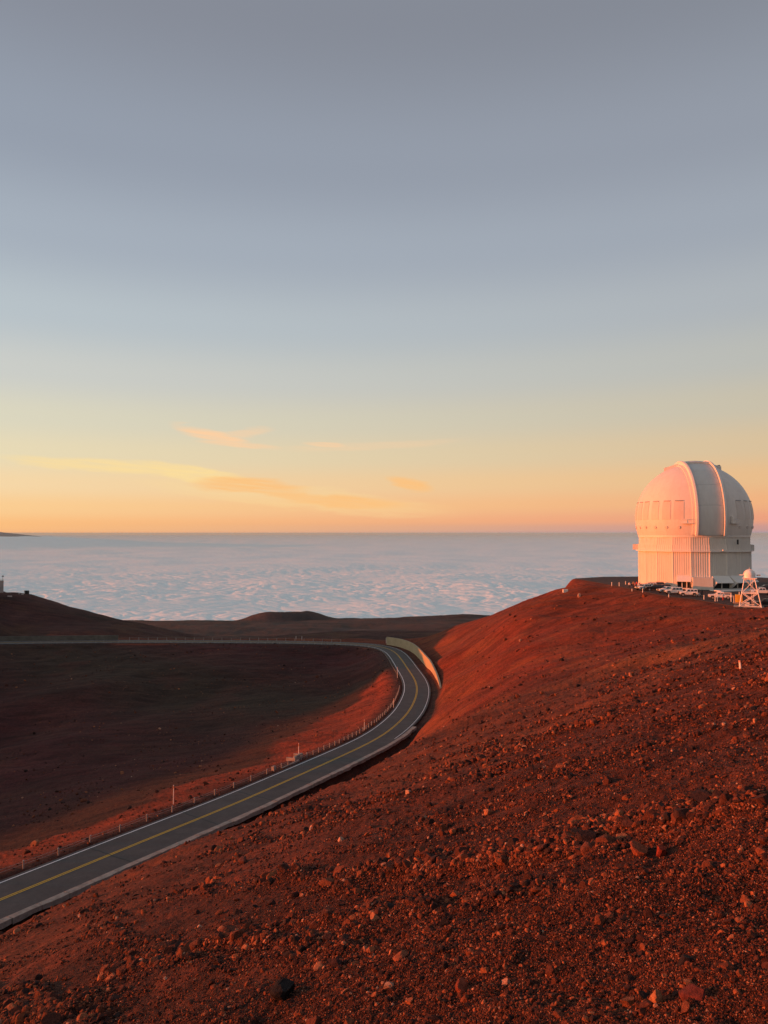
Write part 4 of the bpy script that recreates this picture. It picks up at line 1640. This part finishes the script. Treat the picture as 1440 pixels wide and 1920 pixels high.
def vehicle(kind, paint_m, name, label, loc, rotz, group=None, cat='car'):
    """front faces local -x"""
    e = empty(name, loc, label, cat, group, rotz)
    if kind == 'jeep':
        L, Wd, r = 4.5, 1.85, .41
        body = [(-2.15, .62), (-2.2, 1.0), (-2.05, 1.12), (-.85, 1.2), (2.1, 1.22), (2.15, .6), (1.75, .5), (1.68, .92), (1.0, .92), (.92, .5), (-.95, .5), (-1.02, .92), (-1.72, .92), (-1.8, .5)]
        cabin = [(-.85, 1.19), (-.5, 1.82), (2.02, 1.86), (2.08, 1.2)]
        wins = [(-.42, .32), (.44, 1.12), (1.24, 1.92)]
        wz = (1.28, 1.72)
        wx = (-1.37, 1.34)
    elif kind == 'suv':
        L, Wd, r = 4.8, 1.9, .37
        body = [(-2.35, .5), (-2.4, .85), (-2.2, 1.02), (-1.05, 1.12), (2.3, 1.15), (2.38, .55), (1.9, .42), (1.8, .8), (1.15, .8), (1.05, .42), (-1.05, .42), (-1.15, .8), (-1.8, .8), (-1.9, .42)]
        cabin = [(-1.05, 1.11), (-.3, 1.68), (1.75, 1.72), (2.25, 1.15)]
        wins = [(-.35, .45), (.55, 1.25), (1.33, 1.85)]
        wz = (1.2, 1.58)
        wx = (-1.47, 1.47)
    else:
        L, Wd, r = 5.4, 1.9, .39
        body = [(-2.6, .55), (-2.65, .95), (-2.5, 1.1), (-1.3, 1.18), (.95, 1.2), (.97, 1.2), (2.6, 1.2), (2.65, .6), (2.15, .5), (2.05, .88), (1.35, .88), (1.25, .5), (-1.25, .5), (-1.35, .88), (-2.0, .88), (-2.1, .5)]
        cabin = [(-1.3, 1.17), (-.6, 1.8), (.8, 1.82), (.95, 1.2)]
        wins = [(-.62, .02), (.12, .72)]
        wz = (1.28, 1.68)
        wx = (-1.68, 1.7)
    q = MB().prism(body, -Wd / 2, Wd / 2)
    q.build('body', paint_m, e, bevel=.04)
    # cabin narrows to the roof
    n_ = len(cabin)
    P = []
    for s_ in (-1, 1):
        for x, z in cabin:
            k = .93 if z < 1.4 else .80
            P.append((x, s_ * Wd / 2 * k, z))
    fs = [(i, (i + 1) % n_, n_ + (i + 1) % n_, n_ + i) for i in range(n_)] + [tuple(range(n_))[::-1], tuple(range(n_, 2 * n_))]
    q = MB()
    q.add(P, fs)
    q.build('cabin', paint_m, e, bevel=.05)
    for s_ in (-1, 1):
        for a, b_ in wins:
            z0, z1 = wz
            k0 = Wd / 2 * (.93 - .13 * (z0 - 1.19) / .65) + .012
            k1 = Wd / 2 * (.93 - .13 * (z1 - 1.19) / .65) + .012
            q = MB()
            P = [(a, s_ * k0, z0), (b_, s_ * k0, z0), (b_ - .03, s_ * k1, z1), (a + (.16 if a == wins[0][0] else .02), s_ * k1, z1)]
            P += [(x, y - s_ * .03, z) for x, y, z in P]
            q.add(P, [(0, 1, 2, 3), (7, 6, 5, 4), (0, 4, 5, 1), (1, 5, 6, 2), (2, 6, 7, 3), (3, 7, 4, 0)])
            q.build('side_window', m_glass, e)
    # windscreen
    (x0, z0), (x1, z1) = cabin[0], cabin[1]
    sx = Vector((x1 - x0, 0, z1 - z0))
    nn_ = Vector((-(z1 - z0), 0, x1 - x0)).normalized() * .015
    P = []
    for f_, k in ((.1, .86), (.9, .76)):
        for s_ in (-1, 1):
            b0 = Vector((x0, 0, z0)) + sx * f_ + nn_
            P.append((b0.x, s_ * Wd / 2 * k, b0.z))
    P += [(x + .03, y, z - .02) for x, y, z in P]
    q = MB()
    q.add(P, [(0, 1, 3, 2), (6, 7, 5, 4), (0, 4, 5, 1), (2, 3, 7, 6), (0, 2, 6, 4), (1, 5, 7, 3)])
    q.build('windscreen', m_glass, e)
    for x in wx:
        for s_ in (-1, 1):
            wheel(e, x, s_ * (Wd / 2 - .1), r)
    fx = min(x for x, z in body)
    bx = max(x for x, z in body)
    for s_ in (-1, 1):
        MB().tube((fx - .02, s_ * .68, .93), (fx + .1, s_ * .68, .93), .12, 10).build('headlight', m_lamp, e)
        MB().box((bx + .01, s_ * .8, 1.0), (.06, .14, .25)).build('tail_light', m_tail, e)
        MB().box((wins[0][0] - .05, s_ * (Wd / 2 + .1), 1.3), (.12, .2, .18)).build('mirror', m_plast, e)
    MB().box((fx - .06, 0, .62), (.2, Wd * .95, .2)).build('front_bumper', m_plast, e, bevel=.03)
    MB().box((bx + .06, 0, .6), (.18, Wd * .95, .2)).build('rear_bumper', m_plast, e, bevel=.03)
    MB().box((fx + .0, 0, .93), (.06, .9, .28)).build('grille', m_plast, e)
    if kind == 'jeep':
        MB().tube((2.2, .1, 1.05), (2.42, .1, 1.05), .38, 14).build('spare_wheel', m_tyre, e)
        for s_ in (-1, 1):
            for xw in wx:
                MB().prism([(xw - .6, .85), (xw - .42, 1.02), (xw + .42, 1.02), (xw + .6, .85), (xw + .52, .83), (xw + .38, .95), (xw - .38, .95), (xw - .52, .83)], s_ * Wd / 2 + (.0 if s_ > 0 else -.2), s_ * Wd / 2 + (.2 if s_ > 0 else .0)).build('fender_flare', m_plast if paint_m is not m_carw else m_carw, e)
    if kind == 'pickup':
        MB().box((1.8, 0, 1.215), (1.55, 1.6, .02)).build('bed_opening', m_plast, e)
    if kind == 'suv':
        for s_ in (-1, 1):
            MB().tube((-.2, s_ * .68, 1.78), (1.7, s_ * .68, 1.8), .03, 5).build('roof_rail', m_plast, e)
    return e


def onpad(u, v):
    p = atz(u, v, PAD_Z)
    return Vector((p[0], p[1], PAD_Z + .003))


G = 'vehicles parked round the observatory'
va = lambda u: -math.atan((u - 720) / F)      # heading that lies across the view
vehicle('jeep', m_carw, 'parked_jeep', 'white boxy four-door off-roader, right one of the pair in front of the dome', onpad(1291, 1118), va(1291) + .12, G)
vehicle('jeep', m_carw, 'parked_jeep', 'white boxy off-roader partly behind its twin in front of the dome', onpad(1263, 1114.5), va(1263) + .25, G)
vehicle('suv', m_carw, 'parked_car', 'white car nosing out behind the two boxy off-roaders', onpad(1250, 1111.5), va(1250) + .45, G)
vehicle('suv', m_card, 'parked_car', 'black estate car beside the crowd at the dome foot', onpad(1227, 1107.5), va(1227) + .2, G)
vehicle('pickup', m_carw, 'parked_pickup', 'white pickup truck parked alone between the dome and the small tower', onpad(1350, 1123.5), va(1350) + .10, G, 'pickup truck')
vehicle('suv', m_carw, 'parked_car', 'pale car with a roof rack between the crowd and the black estate', onpad(1207, 1106.5), va(1207) + .75, G)
vehicle('suv', m_carr, 'parked_car', 'maroon car parked in the second row close to the dome wall', onpad(1232, 1103), va(1232) + .1, G)
vehicle('suv', m_card, 'parked_car', 'black car cut off by the right edge of the photo', onpad(1436, 1137), va(1436) + .3, G)
vehicle('pickup', m_carw, 'parked_pickup', 'white pickup truck with black trim behind the small tower', onpad(1428, 1115), va(1428) + .2, G, 'pickup truck')
vehicle('suv', m_carb, 'parked_car', 'dark car farther back right of the dome', onpad(1436, 1108), va(1436) + .2, G)

vehicle('suv', m_carw, 'parked_car', 'pale car half hidden behind the black estate at the dome foot', onpad(1217, 1103.5), va(1217) - .1, G)
vehicle('suv', m_carb, 'parked_car', 'dark blue car wedged between the black estate and the white nose of the next car', onpad(1243, 1107.5), va(1243) + .3, G)
# motorbike
mo = empty('parked_motorbike', onpad(1311, 1119.5), 'small motorbike parked right of the white off-roaders', 'motorbike', None, va(1311) + .35)
for x in (-.68, .68):
    wh = empty('wheel', (0, 0, 0))
    wh.parent = mo
    q = MB()
    for k in range(14):
        a, b_ = 2 * PI * k / 14, 2 * PI * (k + 1) / 14
        q.tube((x + .28 * math.cos(a), 0, .34 + .28 * math.sin(a)), (x + .28 * math.cos(b_), 0, .34 + .28 * math.sin(b_)), .06, 6)
    q.build('tyre', m_tyre, wh)
    MB().tube((x, -.03, .34), (x, .03, .34), .2, 10).build('rim', m_rim, wh)
MB().prism([(-.45, .62), (-.2, .95), (.2, .92), (.35, .75), (.2, .35), (-.2, .35)], -.14, .14).build('engine', m_greym, mo, bevel=.03)
MB().box((.35, 0, .86), (.8, .26, .12)).build('saddle', m_plast, mo, bevel=.03)
MB().prism([(-.45, .85), (-.3, 1.05), (.05, 1.0), (.05, .85)], -.16, .16).build('tank', m_carw, mo, bevel=.03)
MB().tube((-.68, 0, .34), (-.42, 0, 1.05), .05, 6).build('fork', m_greym, mo)
MB().tube((-.42, -.35, 1.1), (-.42, .35, 1.1), .025, 6).build('handlebar', m_greym, mo)
MB().tube((-.58, 0, .92), (-.48, 0, .93), .1, 10).build('headlight', m_lamp, mo)

# white pipe frame by the pickup
fp = onpad(1362, 1128)
pf = empty('pipe_frame', fp, 'white pipe barrier frame standing in front of the pickup truck', 'barrier', rotz=va(1362))
q = MB()
MB().tube((-1.9, 0, 0), (-1.9, 0, 2.0), .08, 8).build('upright', m_tow, pf)
MB().tube((1.0, 0, 0), (1.0, 0, 2.0), .08, 8).build('upright', m_tow, pf)
MB().tube((-1.98, 0, 2.0), (1.08, 0, 2.0), .08, 8).build('top_rail', m_tow, pf)
MB().tube((-1.9, 0, 1.1), (1.0, 0, 1.1), .05, 8).build('middle_rail', m_tow, pf)

# posts along the edge of the pad
for k, (u, v, hp_, lab) in enumerate([(1147, 1098, 8, 'thin white stake at the left tip of the car park'), (1161, 1099, 8, 'stout pale bollard at the left end of the car park edge'),
                                      (1173, 1096, 7, 'pale bollard behind the first, just left of the crowd'), (1205, 1110, 9, 'pale post in front of the crowd by the dome'),
                                      (1254, 1119, 6, 'short pale post before the two off-roaders'), (1320, 1124, 9, 'pale post right of the motorbike'),
                                      (1341, 1127.5, 10, 'pale post in front of the pickup truck'), (1185, 1107, 4, 'low pale stub post below the crowd')]):
    p = onpad(u, v)
    pd_ = ground_pt(p.x, p.y)
    p.z = max(pd_, PAD_Z - .1) if pad_sd(np.array([p.x]), np.array([p.y]))[0] > 0 else PAD_Z
    hh = hp_ / F * p.y
    e = empty('bollard', p, lab, 'bollard', 'pale posts along the car park edge')
    MB().tube((0, 0, -.2), (0, 0, hh * .85), .09, 8).build('shaft', m_tow, e)
    MB().tube((0, 0, hh * .85), (0, 0, hh * .85 + .06), .11, 8).build('cap', m_trim, e)

# ================================================================== people
def person_meshes():
    J = [(0, 0, .98), (0, 0, 1.15), (0, 0, 1.38), (0, 0, 1.50), (0, -.01, 1.60), (0, -.015, 1.72)]
    edges = [(0, 1), (1, 2), (2, 3), (3, 4), (4, 5)]
    rad = [.155, .14, .16, .06, .095, .07]
    for s_ in (-1, 1):
        b0 = len(J)
        J += [(s_ * .2, 0, 1.42), (s_ * .26, .03, 1.14), (s_ * .24, -.08, .90), (s_ * .24, -.11, .80)]
        rad += [.065, .05, .038, .035]
        edges += [(2, b0), (b0, b0 + 1), (b0 + 1, b0 + 2), (b0 + 2, b0 + 3)]
        b1 = len(J)
        J += [(s_ * .1, 0, .86), (s_ * .12, -.02, .48), (s_ * .13, .02, .08), (s_ * .14, -.14, .04)]
        rad += [.095, .065, .045, .045]
        edges += [(0, b1), (b1, b1 + 1), (b1 + 1, b1 + 2), (b1 + 2, b1 + 3)]
    me = bpy.data.meshes.new('person_base')
    me.from_pydata(J, edges, [])
    ob = bpy.data.objects.new('tmp_person', me)
    COL.objects.link(ob)
    md = ob.modifiers.new('skin', 'SKIN')
    md.use_smooth_shade = True
    for v_, r_ in zip(me.skin_vertices[0].data, rad):
        v_.radius = (r_, r_ * .8)
    me.skin_vertices[0].data[0].use_root = True
    sb = ob.modifiers.new('sub', 'SUBSURF')
    sb.levels = sb.render_levels = 1
    dg = bpy.context.evaluated_depsgraph_get()
    ev = ob.evaluated_get(dg)
    full = bpy.data.meshes.new_from_object(ev)
    bpy.data.objects.remove(ob)

    def cut(name, test, push):
        bm = bmesh.new()
        bm.from_mesh(full)
        bm.normal_update()
        for v_ in bm.verts:
            v_.co += v_.normal * push
        dl = [f for f in bm.faces if not test(f.calc_center_median())]
        bmesh.ops.delete(bm, geom=dl, context='FACES')
        m2 = bpy.data.meshes.new(name)
        bm.to_mesh(m2)
        bm.free()
        for pl in m2.polygons:
            pl.use_smooth = True
        return m2
    jac = cut('jacket', lambda c: (.86 < c.z < 1.5) and not (abs(c.x) < .17 and c.z < .93), .025)
    tro = cut('trousers', lambda c: c.z < 1.0 and abs(c.x) < .20 and c.z > .1, .02)
    hair = cut('hair', lambda c: c.z > 1.62 and (c.y > -.02 or c.z > 1.72), .015)
    sho = cut('shoe', lambda c: c.z <= .12, .015)
    return full, jac, tro, hair, sho


full, jac, tro, hair, sho = person_meshes()
m_skin = simple('skin', (.45, .27, .2), .6)
m_hair = simple('dark_hair', (.03, .022, .018), .8)
cloth = {}


def clothm(c):
    if c not in cloth:
        cloth[c] = simple('fabric_%d' % len(cloth), c, .9, .15, 12)
    return cloth[c]


def person(loc, rotz, jc, tc_, label, group=None, s=1.0):
    e = empty('person', loc, label, 'person', group, rotz)
    e.scale = (s, s, s)
    for nm, ms_, mt_ in (('body', full, m_skin), ('jacket', jac, clothm(jc)), ('trousers', tro, clothm(tc_)), ('hair', hair, m_hair), ('shoes', sho, m_plast)):
        o = bpy.data.objects.new(nm, ms_)
        COL.objects.link(o)
        o.parent = e
        if not ms_.materials:
            ms_.materials.append(mt_)
        o.material_slots[0].link = 'OBJECT'
        o.material_slots[0].material = mt_
    return e


WH, RED, BLK, BLU, PNK, ORG = (.62, .58, .56), (.42, .05, .04), (.03, .03, .035), (.06, .09, .2), (.55, .22, .2), (.55, .25, .12)
folks = [(1180, 1102.5, WH, BLK, 'person in a pale jacket at the left end of the crowd'),
         (1184.5, 1104, BLK, BLU, 'person in a black jacket second from the left in the crowd'),
         (1188, 1100.5, ORG, BLK, 'person in an orange jacket at the back of the crowd'),
         (1191, 1103.5, PNK, BLK, 'person in a pink jacket in the middle of the crowd'),
         (1194, 1101, RED, BLK, 'person in a red jacket at the back of the crowd'),
         (1196.5, 1105, WH, BLU, 'person in a white jacket and blue trousers before the parked cars'),
         (1199.5, 1102, BLU, BLK, 'person in a blue jacket near the dome wall'),
         (1202, 1105.5, RED, BLU, 'person in red with blue trousers at the right end of the crowd'),
         (1316.5, 1117.5, BLK, BLK, 'person all in black standing behind the motorbike'),
         (1356, 1126, WH, RED, 'person in white and red standing by the pipe frame')]
for u, v, jc, tcx, lab in folks:
    p = onpad(u, v)
    person((p.x, p.y, PAD_Z), rnd.uniform(-PI, PI), jc, tcx, lab, 'people watching the sunset by the dome', rnd.uniform(.95, 1.06))

# ================================================================== odds and ends
p = hit(1389, 1256, lambda X, Y: H(X, Y), 4, 140)
sk = MB().box((0, 0, 0), (.05, .05, 1.0)).mesh('survey_stake')
hh = 17 / F * p.y
print('stake', p, hh)
st = empty('survey_stake', p, 'small white survey stake leaning on the red slope below the tower', 'stake')
q = MB().tube((0, 0, -.05), (-.12 * hh, 0, hh), hh * .11, 6)
q.build('stake_shaft', m_pole, st)
q = MB().tube((-.10 * hh, 0, hh * .8), (-.121 * hh, 0, hh * 1.005), hh * .115, 6)
q.build('stake_tip', simple('orange_tape', (.7, .3, .2), .6), st)
p = hit(1060, 1110, lambda X, Y: H(X, Y), 150, 330)
tag(MB().box((0, 0, .3), (1.5, 1, 1.0)).build('utility_box', m_white, None, bevel=.04, loc=p), 'small pale utility box on the crest of the hill left of the dome', 'box')

# building at the left edge on the far hill
p = at(7, 1105, 402)
gz = ground_pt(p[0] - 4, p[1])
fb = empty('far_building', (p[0], p[1], gz), 'pale pinkish building at the left photo edge on the far hill', 'building', rotz=-math.atan2(p[0], p[1]))
top = (V0 - 1089) / F * 402 - gz
MB().box((-12.1, 8, top / 2 - .6), (24, 16, top + 1.2)).build('wall', m_bldg, fb)
MB().box((-12.1, 8, top + .15), (24.3, 16.3, .3)).build('roof', m_trim, fb)
MB().box((-12.1, -.02, top * .45), (23.6, .12, .45)).build('wall_band', m_greym, fb)
for k in range(4):
    w0 = MB().box((-4 - k * 5.0, -.03, top * .68), (1.6, .1, 1.1)).build('window', m_trim, fb)
    MB().box((-4 - k * 5.0, -.09, top * .68), (1.35, .04, .9)).build('pane', m_glass, w0)
MB().tube((-.5, 1, top + .3), (-.5, 1, top + 2.4), .12, 6).build('mast', m_greym, fb)
MB().box((-.5, 1, top + 2.5), (.9, .3, .7)).build('antenna', m_greym, fb)
p = hit(50, 1113, lambda X, Y: H(X, Y), 320, 430)
hu = empty('dark_hut', p, 'tiny dark hut with a pale door on the far left hilltop', 'hut')
MB().box((0, 0, .7), (2.0, 1.6, 1.8)).build('wall', m_plast, hu)
MB().box((-.75, -.85, .6), (.4, .08, 1.3)).build('door', m_trim, hu)
for u, v, wd, lab in [(42, 1115, 1.1, 'small pale box left of the dark hut on the far hill'), (18, 1119, 2.2, 'low white container lying on the far left hill'), (36, 1114, .7, 'tiniest pale box on the far left hill')]:
    p = hit(u, v, lambda X, Y: H(X, Y), 320, 430)
    tag(MB().box((0, 0, .2), (wd, .8, .7)).build('equipment_box', m_bldg, None, bevel=.05, loc=p), lab, 'box')

# ================================================================== stones
def rock_mesh(name, seed, sub=2, cuts=9, rough=.05):
    rg = np.random.RandomState(seed)
    bm = bmesh.new()
    bmesh.ops.create_icosphere(bm, subdivisions=sub, radius=1.0)
    V = np.array([v_.co[:] for v_ in bm.verts])
    for _ in range(cuts):
        n_ = rg.randn(3)
        n_ /= np.linalg.norm(n_)
        d_ = rg.uniform(.45, .8)
        k = V @ n_ - d_
        V = V - np.outer(np.maximum(k, 0), n_)
    V *= (1 + rough * rg.randn(len(V)))[:, None]
    V *= np.array([rg.uniform(.8, 1.25), rg.uniform(.7, 1.0), rg.uniform(.55, .85)])
    V /= np.abs(V).max()
    for v_, c_ in zip(bm.verts, V):
        v_.co = c_
    me = bpy.data.meshes.new(name)
    bm.to_mesh(me)
    bm.free()
    me.materials.append(m_stone)
    return me


NP = 10
protos = [rock_mesh('stone_shape', 100 + k, 2, 10, .035) for k in range(NP)]
big = [rock_mesh('rock_shape', 300 + k, 3, 12, .022) for k in range(12)]

N0 = 2700000
az_s = nrs.uniform(R(-33), R(33), N0)
r0_, r1_ = 1.7, 240.0
U = nrs.rand(N0)
r_s = (r0_ ** -.8 + U * (r1_ ** -.8 - r0_ ** -.8)) ** -1.25
CMIN = .0015
ex = 3.15
size = CMIN * r_s * nrs.rand(N0) ** (-1 / ex)
exn = np.clip(3.9 - .06 * (r_s - 3), 3.15, 3.9)
size = CMIN * r_s * (size / (CMIN * r_s)) ** (ex / exn)
xs, ys = np.sin(az_s) * r_s, np.cos(az_s) * r_s
# patches : bands of coarse clinker between smoother tongues of fine cinder
t_ = (xs * .787 - ys * .617)
q_ = (xs * .617 + ys * .787)
pm = coarse(xs, ys)
prob = np.clip(.40 + 1.25 * pm, .08, 1.0)
# the slope is stonier on the right and close by
prob *= np.where(r_s > 12, np.clip(.35 + (xs / ys) * .9, .12, .9), 1)
prob *= 1 - .88 * sstep(r_s, 14, 85)
prob = np.where(r_s < 8, np.maximum(prob, .42 - .38 * sstep(r_s, 3.8, 8)), prob)
keep = nrs.rand(N0) < prob
size = np.minimum(size, np.minimum(.10 + .0024 * r_s, .028 + .012 * r_s))
size *= 1 + .8 * sstep(pm, .15, .8) * sstep(r_s, 3, 6)
keep &= (size > CMIN * r_s * .9)
xs, ys, r_s, size = xs[keep], ys[keep], r_s[keep], size[keep]
a_, _, _ = road_dist(xs, ys)
ok = (a_ > 7.0) & (pad_sd(xs, ys) > 2)
xs, ys, r_s, size = xs[ok], ys[ok], r_s[ok], size[ok]
# scattered blocks on the banks and floor of the bowl and behind the far road
bx_, by_ = nrs.uniform(-175, 30, 26000), nrs.uniform(45, 318, 26000)
bs_ = .16 * nrs.rand(26000) ** (-1 / 3.0)
ba_, _, _ = road_dist(bx_, by_)
okb = (ba_ < -4.9) & (nrs.rand(26000) < np.clip(.25 + 1.1 * fbm(bx_ / 16, by_ / 16, 3, 83) + .8 * (ba_ > -11), .04, 1)) & (bs_ < 1.1)
xs, ys, size = np.r_[xs, bx_[okb]], np.r_[ys, by_[okb]], np.r_[size, bs_[okb]]
# cinders spilt along both kerbs
ki = nrs.randint(10, 200, 5200)
ko = np.where(nrs.rand(5200) < .6, -nrs.normal(4.0, .35, 5200), nrs.normal(4.9, .5, 5200))
kx, ky = RD[ki, 0] + RN[ki, 0] * ko + nrs.uniform(-.5, .5, 5200), RD[ki, 1] + RN[ki, 1] * ko + nrs.uniform(-.5, .5, 5200)
okk = (np.abs(ko) > 3.85) & ~((ko > 0) & (ko < 4.6))
xs, ys, size = np.r_[xs, kx[okk]], np.r_[ys, ky[okk]], np.r_[size, .05 * nrs.rand(int(okk.sum())) ** (-1 / 3.0)]
r_s = np.hypot(xs, ys)
zs = H(xs, ys)
inframe = (np.abs(xs / ys) < .53) & ((-zs / ys) < .68)
app = np.where(inframe, size / r_s, 0)
order = np.argsort(-app)
NBIG = 286
bi, rest = order[:NBIG], order[NBIG:]
# special stones the photo shows plainly
special = [(530, 1868, 25, (.016, .013, .014), 'big black upright rock standing alone at the bottom of the slope', 1.2),
           (598, 1818, 11, (.42, .16, .08), 'bright orange pale stone just left of a dark lump', .8),
           (628, 1810, 14, (.05, .022, .02), 'dark brown lump right beside a bright orange stone', .9),
           (752, 1797, 16, (.24, .08, .04), 'long orange-brown rock lying flat on the lower slope', .6),
           (455, 1617, 12, (.09, .035, .028), 'dark boulder alone on the slope above the bottom left', .8),
           (1300, 1870, 27, (.12, .03, .022), 'broad red-brown rock low in the bottom right corner', .7),
           (1195, 1601, 20, (.20, .055, .028), 'orange-red block in the dark band of clinker', .95),
           (1103, 1597, 17, (.15, .05, .03), 'rounded brown rock at the left of the clinker band', .95),
           (1238, 1605, 17, (.24, .035, .018), 'bright red rock at the right of the clinker band', 1.0),
           (1105, 1360, 11, (.17, .05, .03), 'square-cut brown rock high on the slope', .9),
           (1232, 1880, 13, (.33, .13, .06), 'pointed orange rock near the bottom of the right slope', 1.1),
           (1180, 1885, 17, (.20, .065, .03), 'wide brown rock left of the pointed orange one', .7),
           (1292, 1848, 12, (.30, .10, .045), 'small bright orange rock catching the sun near the bottom right', .8),
           (865, 1858, 14, (.22, .055, .03), 'red-brown rock at the bottom centre of the slope', .95)]
sp_mats = {}
for k, (u, v, hw_px, col, lab, asp) in enumerate(special):
    p = hit(u, v, lambda X, Y: H(X, Y), 1.5, 60)
    s_ = hw_px / F * p.y
    m_, tt = new_mat('rock_colour_%d' % k)
    g_ = tt.n('ShaderNodeNewGeometry')
    nn_ = tt.noise(g_.outputs['Position'], 30, 6, .7)
    cc = tt.mix(tt.mr(nn_, .3, .7), tuple(x * .55 for x in col), tuple(min(1, x * 1.3) for x in col))
    finish(m_, tt, cc, .92, nn_, .02, .9, spec=.15)
    me = big[k % 12].copy()
    me.materials.clear()
    me.materials.append(m_)
    o = link('rock', me, None, None, (p.x, p.y, p.z + s_ * asp * .35), (rnd.uniform(-.2, .2), rnd.uniform(-.2, .2), rnd.uniform(0, 6)))
    o.scale = (s_, s_, s_ * 1.3 * asp)
    tag(o, lab, 'rock', 'larger rocks lying on the cinder slope')
for k, i in enumerate(bi):
    s_ = float(size[i]) * .62
    me = big[k % 12]
    o = bpy.data.objects.new('rock', me)
    COL.objects.link(o)
    o.location = (float(xs[i]), float(ys[i]), float(zs[i]) + s_ * .08)
    o.rotation_euler = (rnd.uniform(-.5, .5), rnd.uniform(-.5, .5), rnd.uniform(0, 6.28))
    o.scale = (s_, s_ * rnd.uniform(.8, 1.1), s_ * rnd.uniform(.8, 1.25))
    tag(o, 'one of the many rough angular lava rocks strewn over the near slope', 'rock', 'larger rocks strewn over the near slope')

# remaining stones : one object, instanced
pc_col = bpy.data.collections.new('stone_shapes')
for k, me in enumerate(protos):
    ob = bpy.data.objects.new('stone_shape', me)
    pc_col.objects.link(ob)
M = len(rest)
me = bpy.data.meshes.new('loose_stones')
me.vertices.add(M)
sz = size[rest] * .6
me.vertices.foreach_set('co', np.stack([xs[rest], ys[rest], zs[rest] + sz * .24], 1).astype(np.float32).ravel())
rot = nrs.uniform(0, 6.283, (M, 3)).astype(np.float32)
rot[:, :2] = nrs.uniform(-.7, .7, (M, 2))
me.attributes.new('rot', 'FLOAT_VECTOR', 'POINT').data.foreach_set('vector', rot.ravel())
me.attributes.new('siz', 'FLOAT', 'POINT').data.foreach_set('value', sz.astype(np.float32))
me.attributes.new('pick', 'INT', 'POINT').data.foreach_set('value', nrs.randint(0, NP, M).astype(np.int32))
stones = link('loose_stones', me)
tag(stones, 'loose lava stones and coarse cinders scattered over the near slope', kind='stuff')
ng = bpy.data.node_groups.new('scatter', 'GeometryNodeTree')
ng.interface.new_socket('Geometry', in_out='INPUT', socket_type='NodeSocketGeometry')
ng.interface.new_socket('Geometry', in_out='OUTPUT', socket_type='NodeSocketGeometry')
gi, go = ng.nodes.new('NodeGroupInput'), ng.nodes.new('NodeGroupOutput')
ci = ng.nodes.new('GeometryNodeCollectionInfo')
ci.inputs['Collection'].default_value = pc_col
ci.inputs['Separate Children'].default_value = True
ci.inputs['Reset Children'].default_value = True
iop = ng.nodes.new('GeometryNodeInstanceOnPoints')
iop.inputs['Pick Instance'].default_value = True


def named(nm, typ):
    nd = ng.nodes.new('GeometryNodeInputNamedAttribute')
    nd.data_type = typ
    nd.inputs['Name'].default_value = nm
    return nd.outputs['Attribute']


ng.links.new(gi.outputs[0], iop.inputs['Points'])
ng.links.new(ci.outputs[0], iop.inputs['Instance'])
ng.links.new(named('pick', 'INT'), iop.inputs['Instance Index'])
ng.links.new(named('siz', 'FLOAT'), iop.inputs['Scale'])
ng.links.new(named('rot', 'FLOAT_VECTOR'), iop.inputs['Rotation'])
ng.links.new(iop.outputs[0], go.inputs[0])
md = stones.modifiers.new('scatter', 'NODES')
md.node_group = ng
print('TRIS ground', len(quads) * 2, 'cloud', len(cloud.data.polygons) * 2)
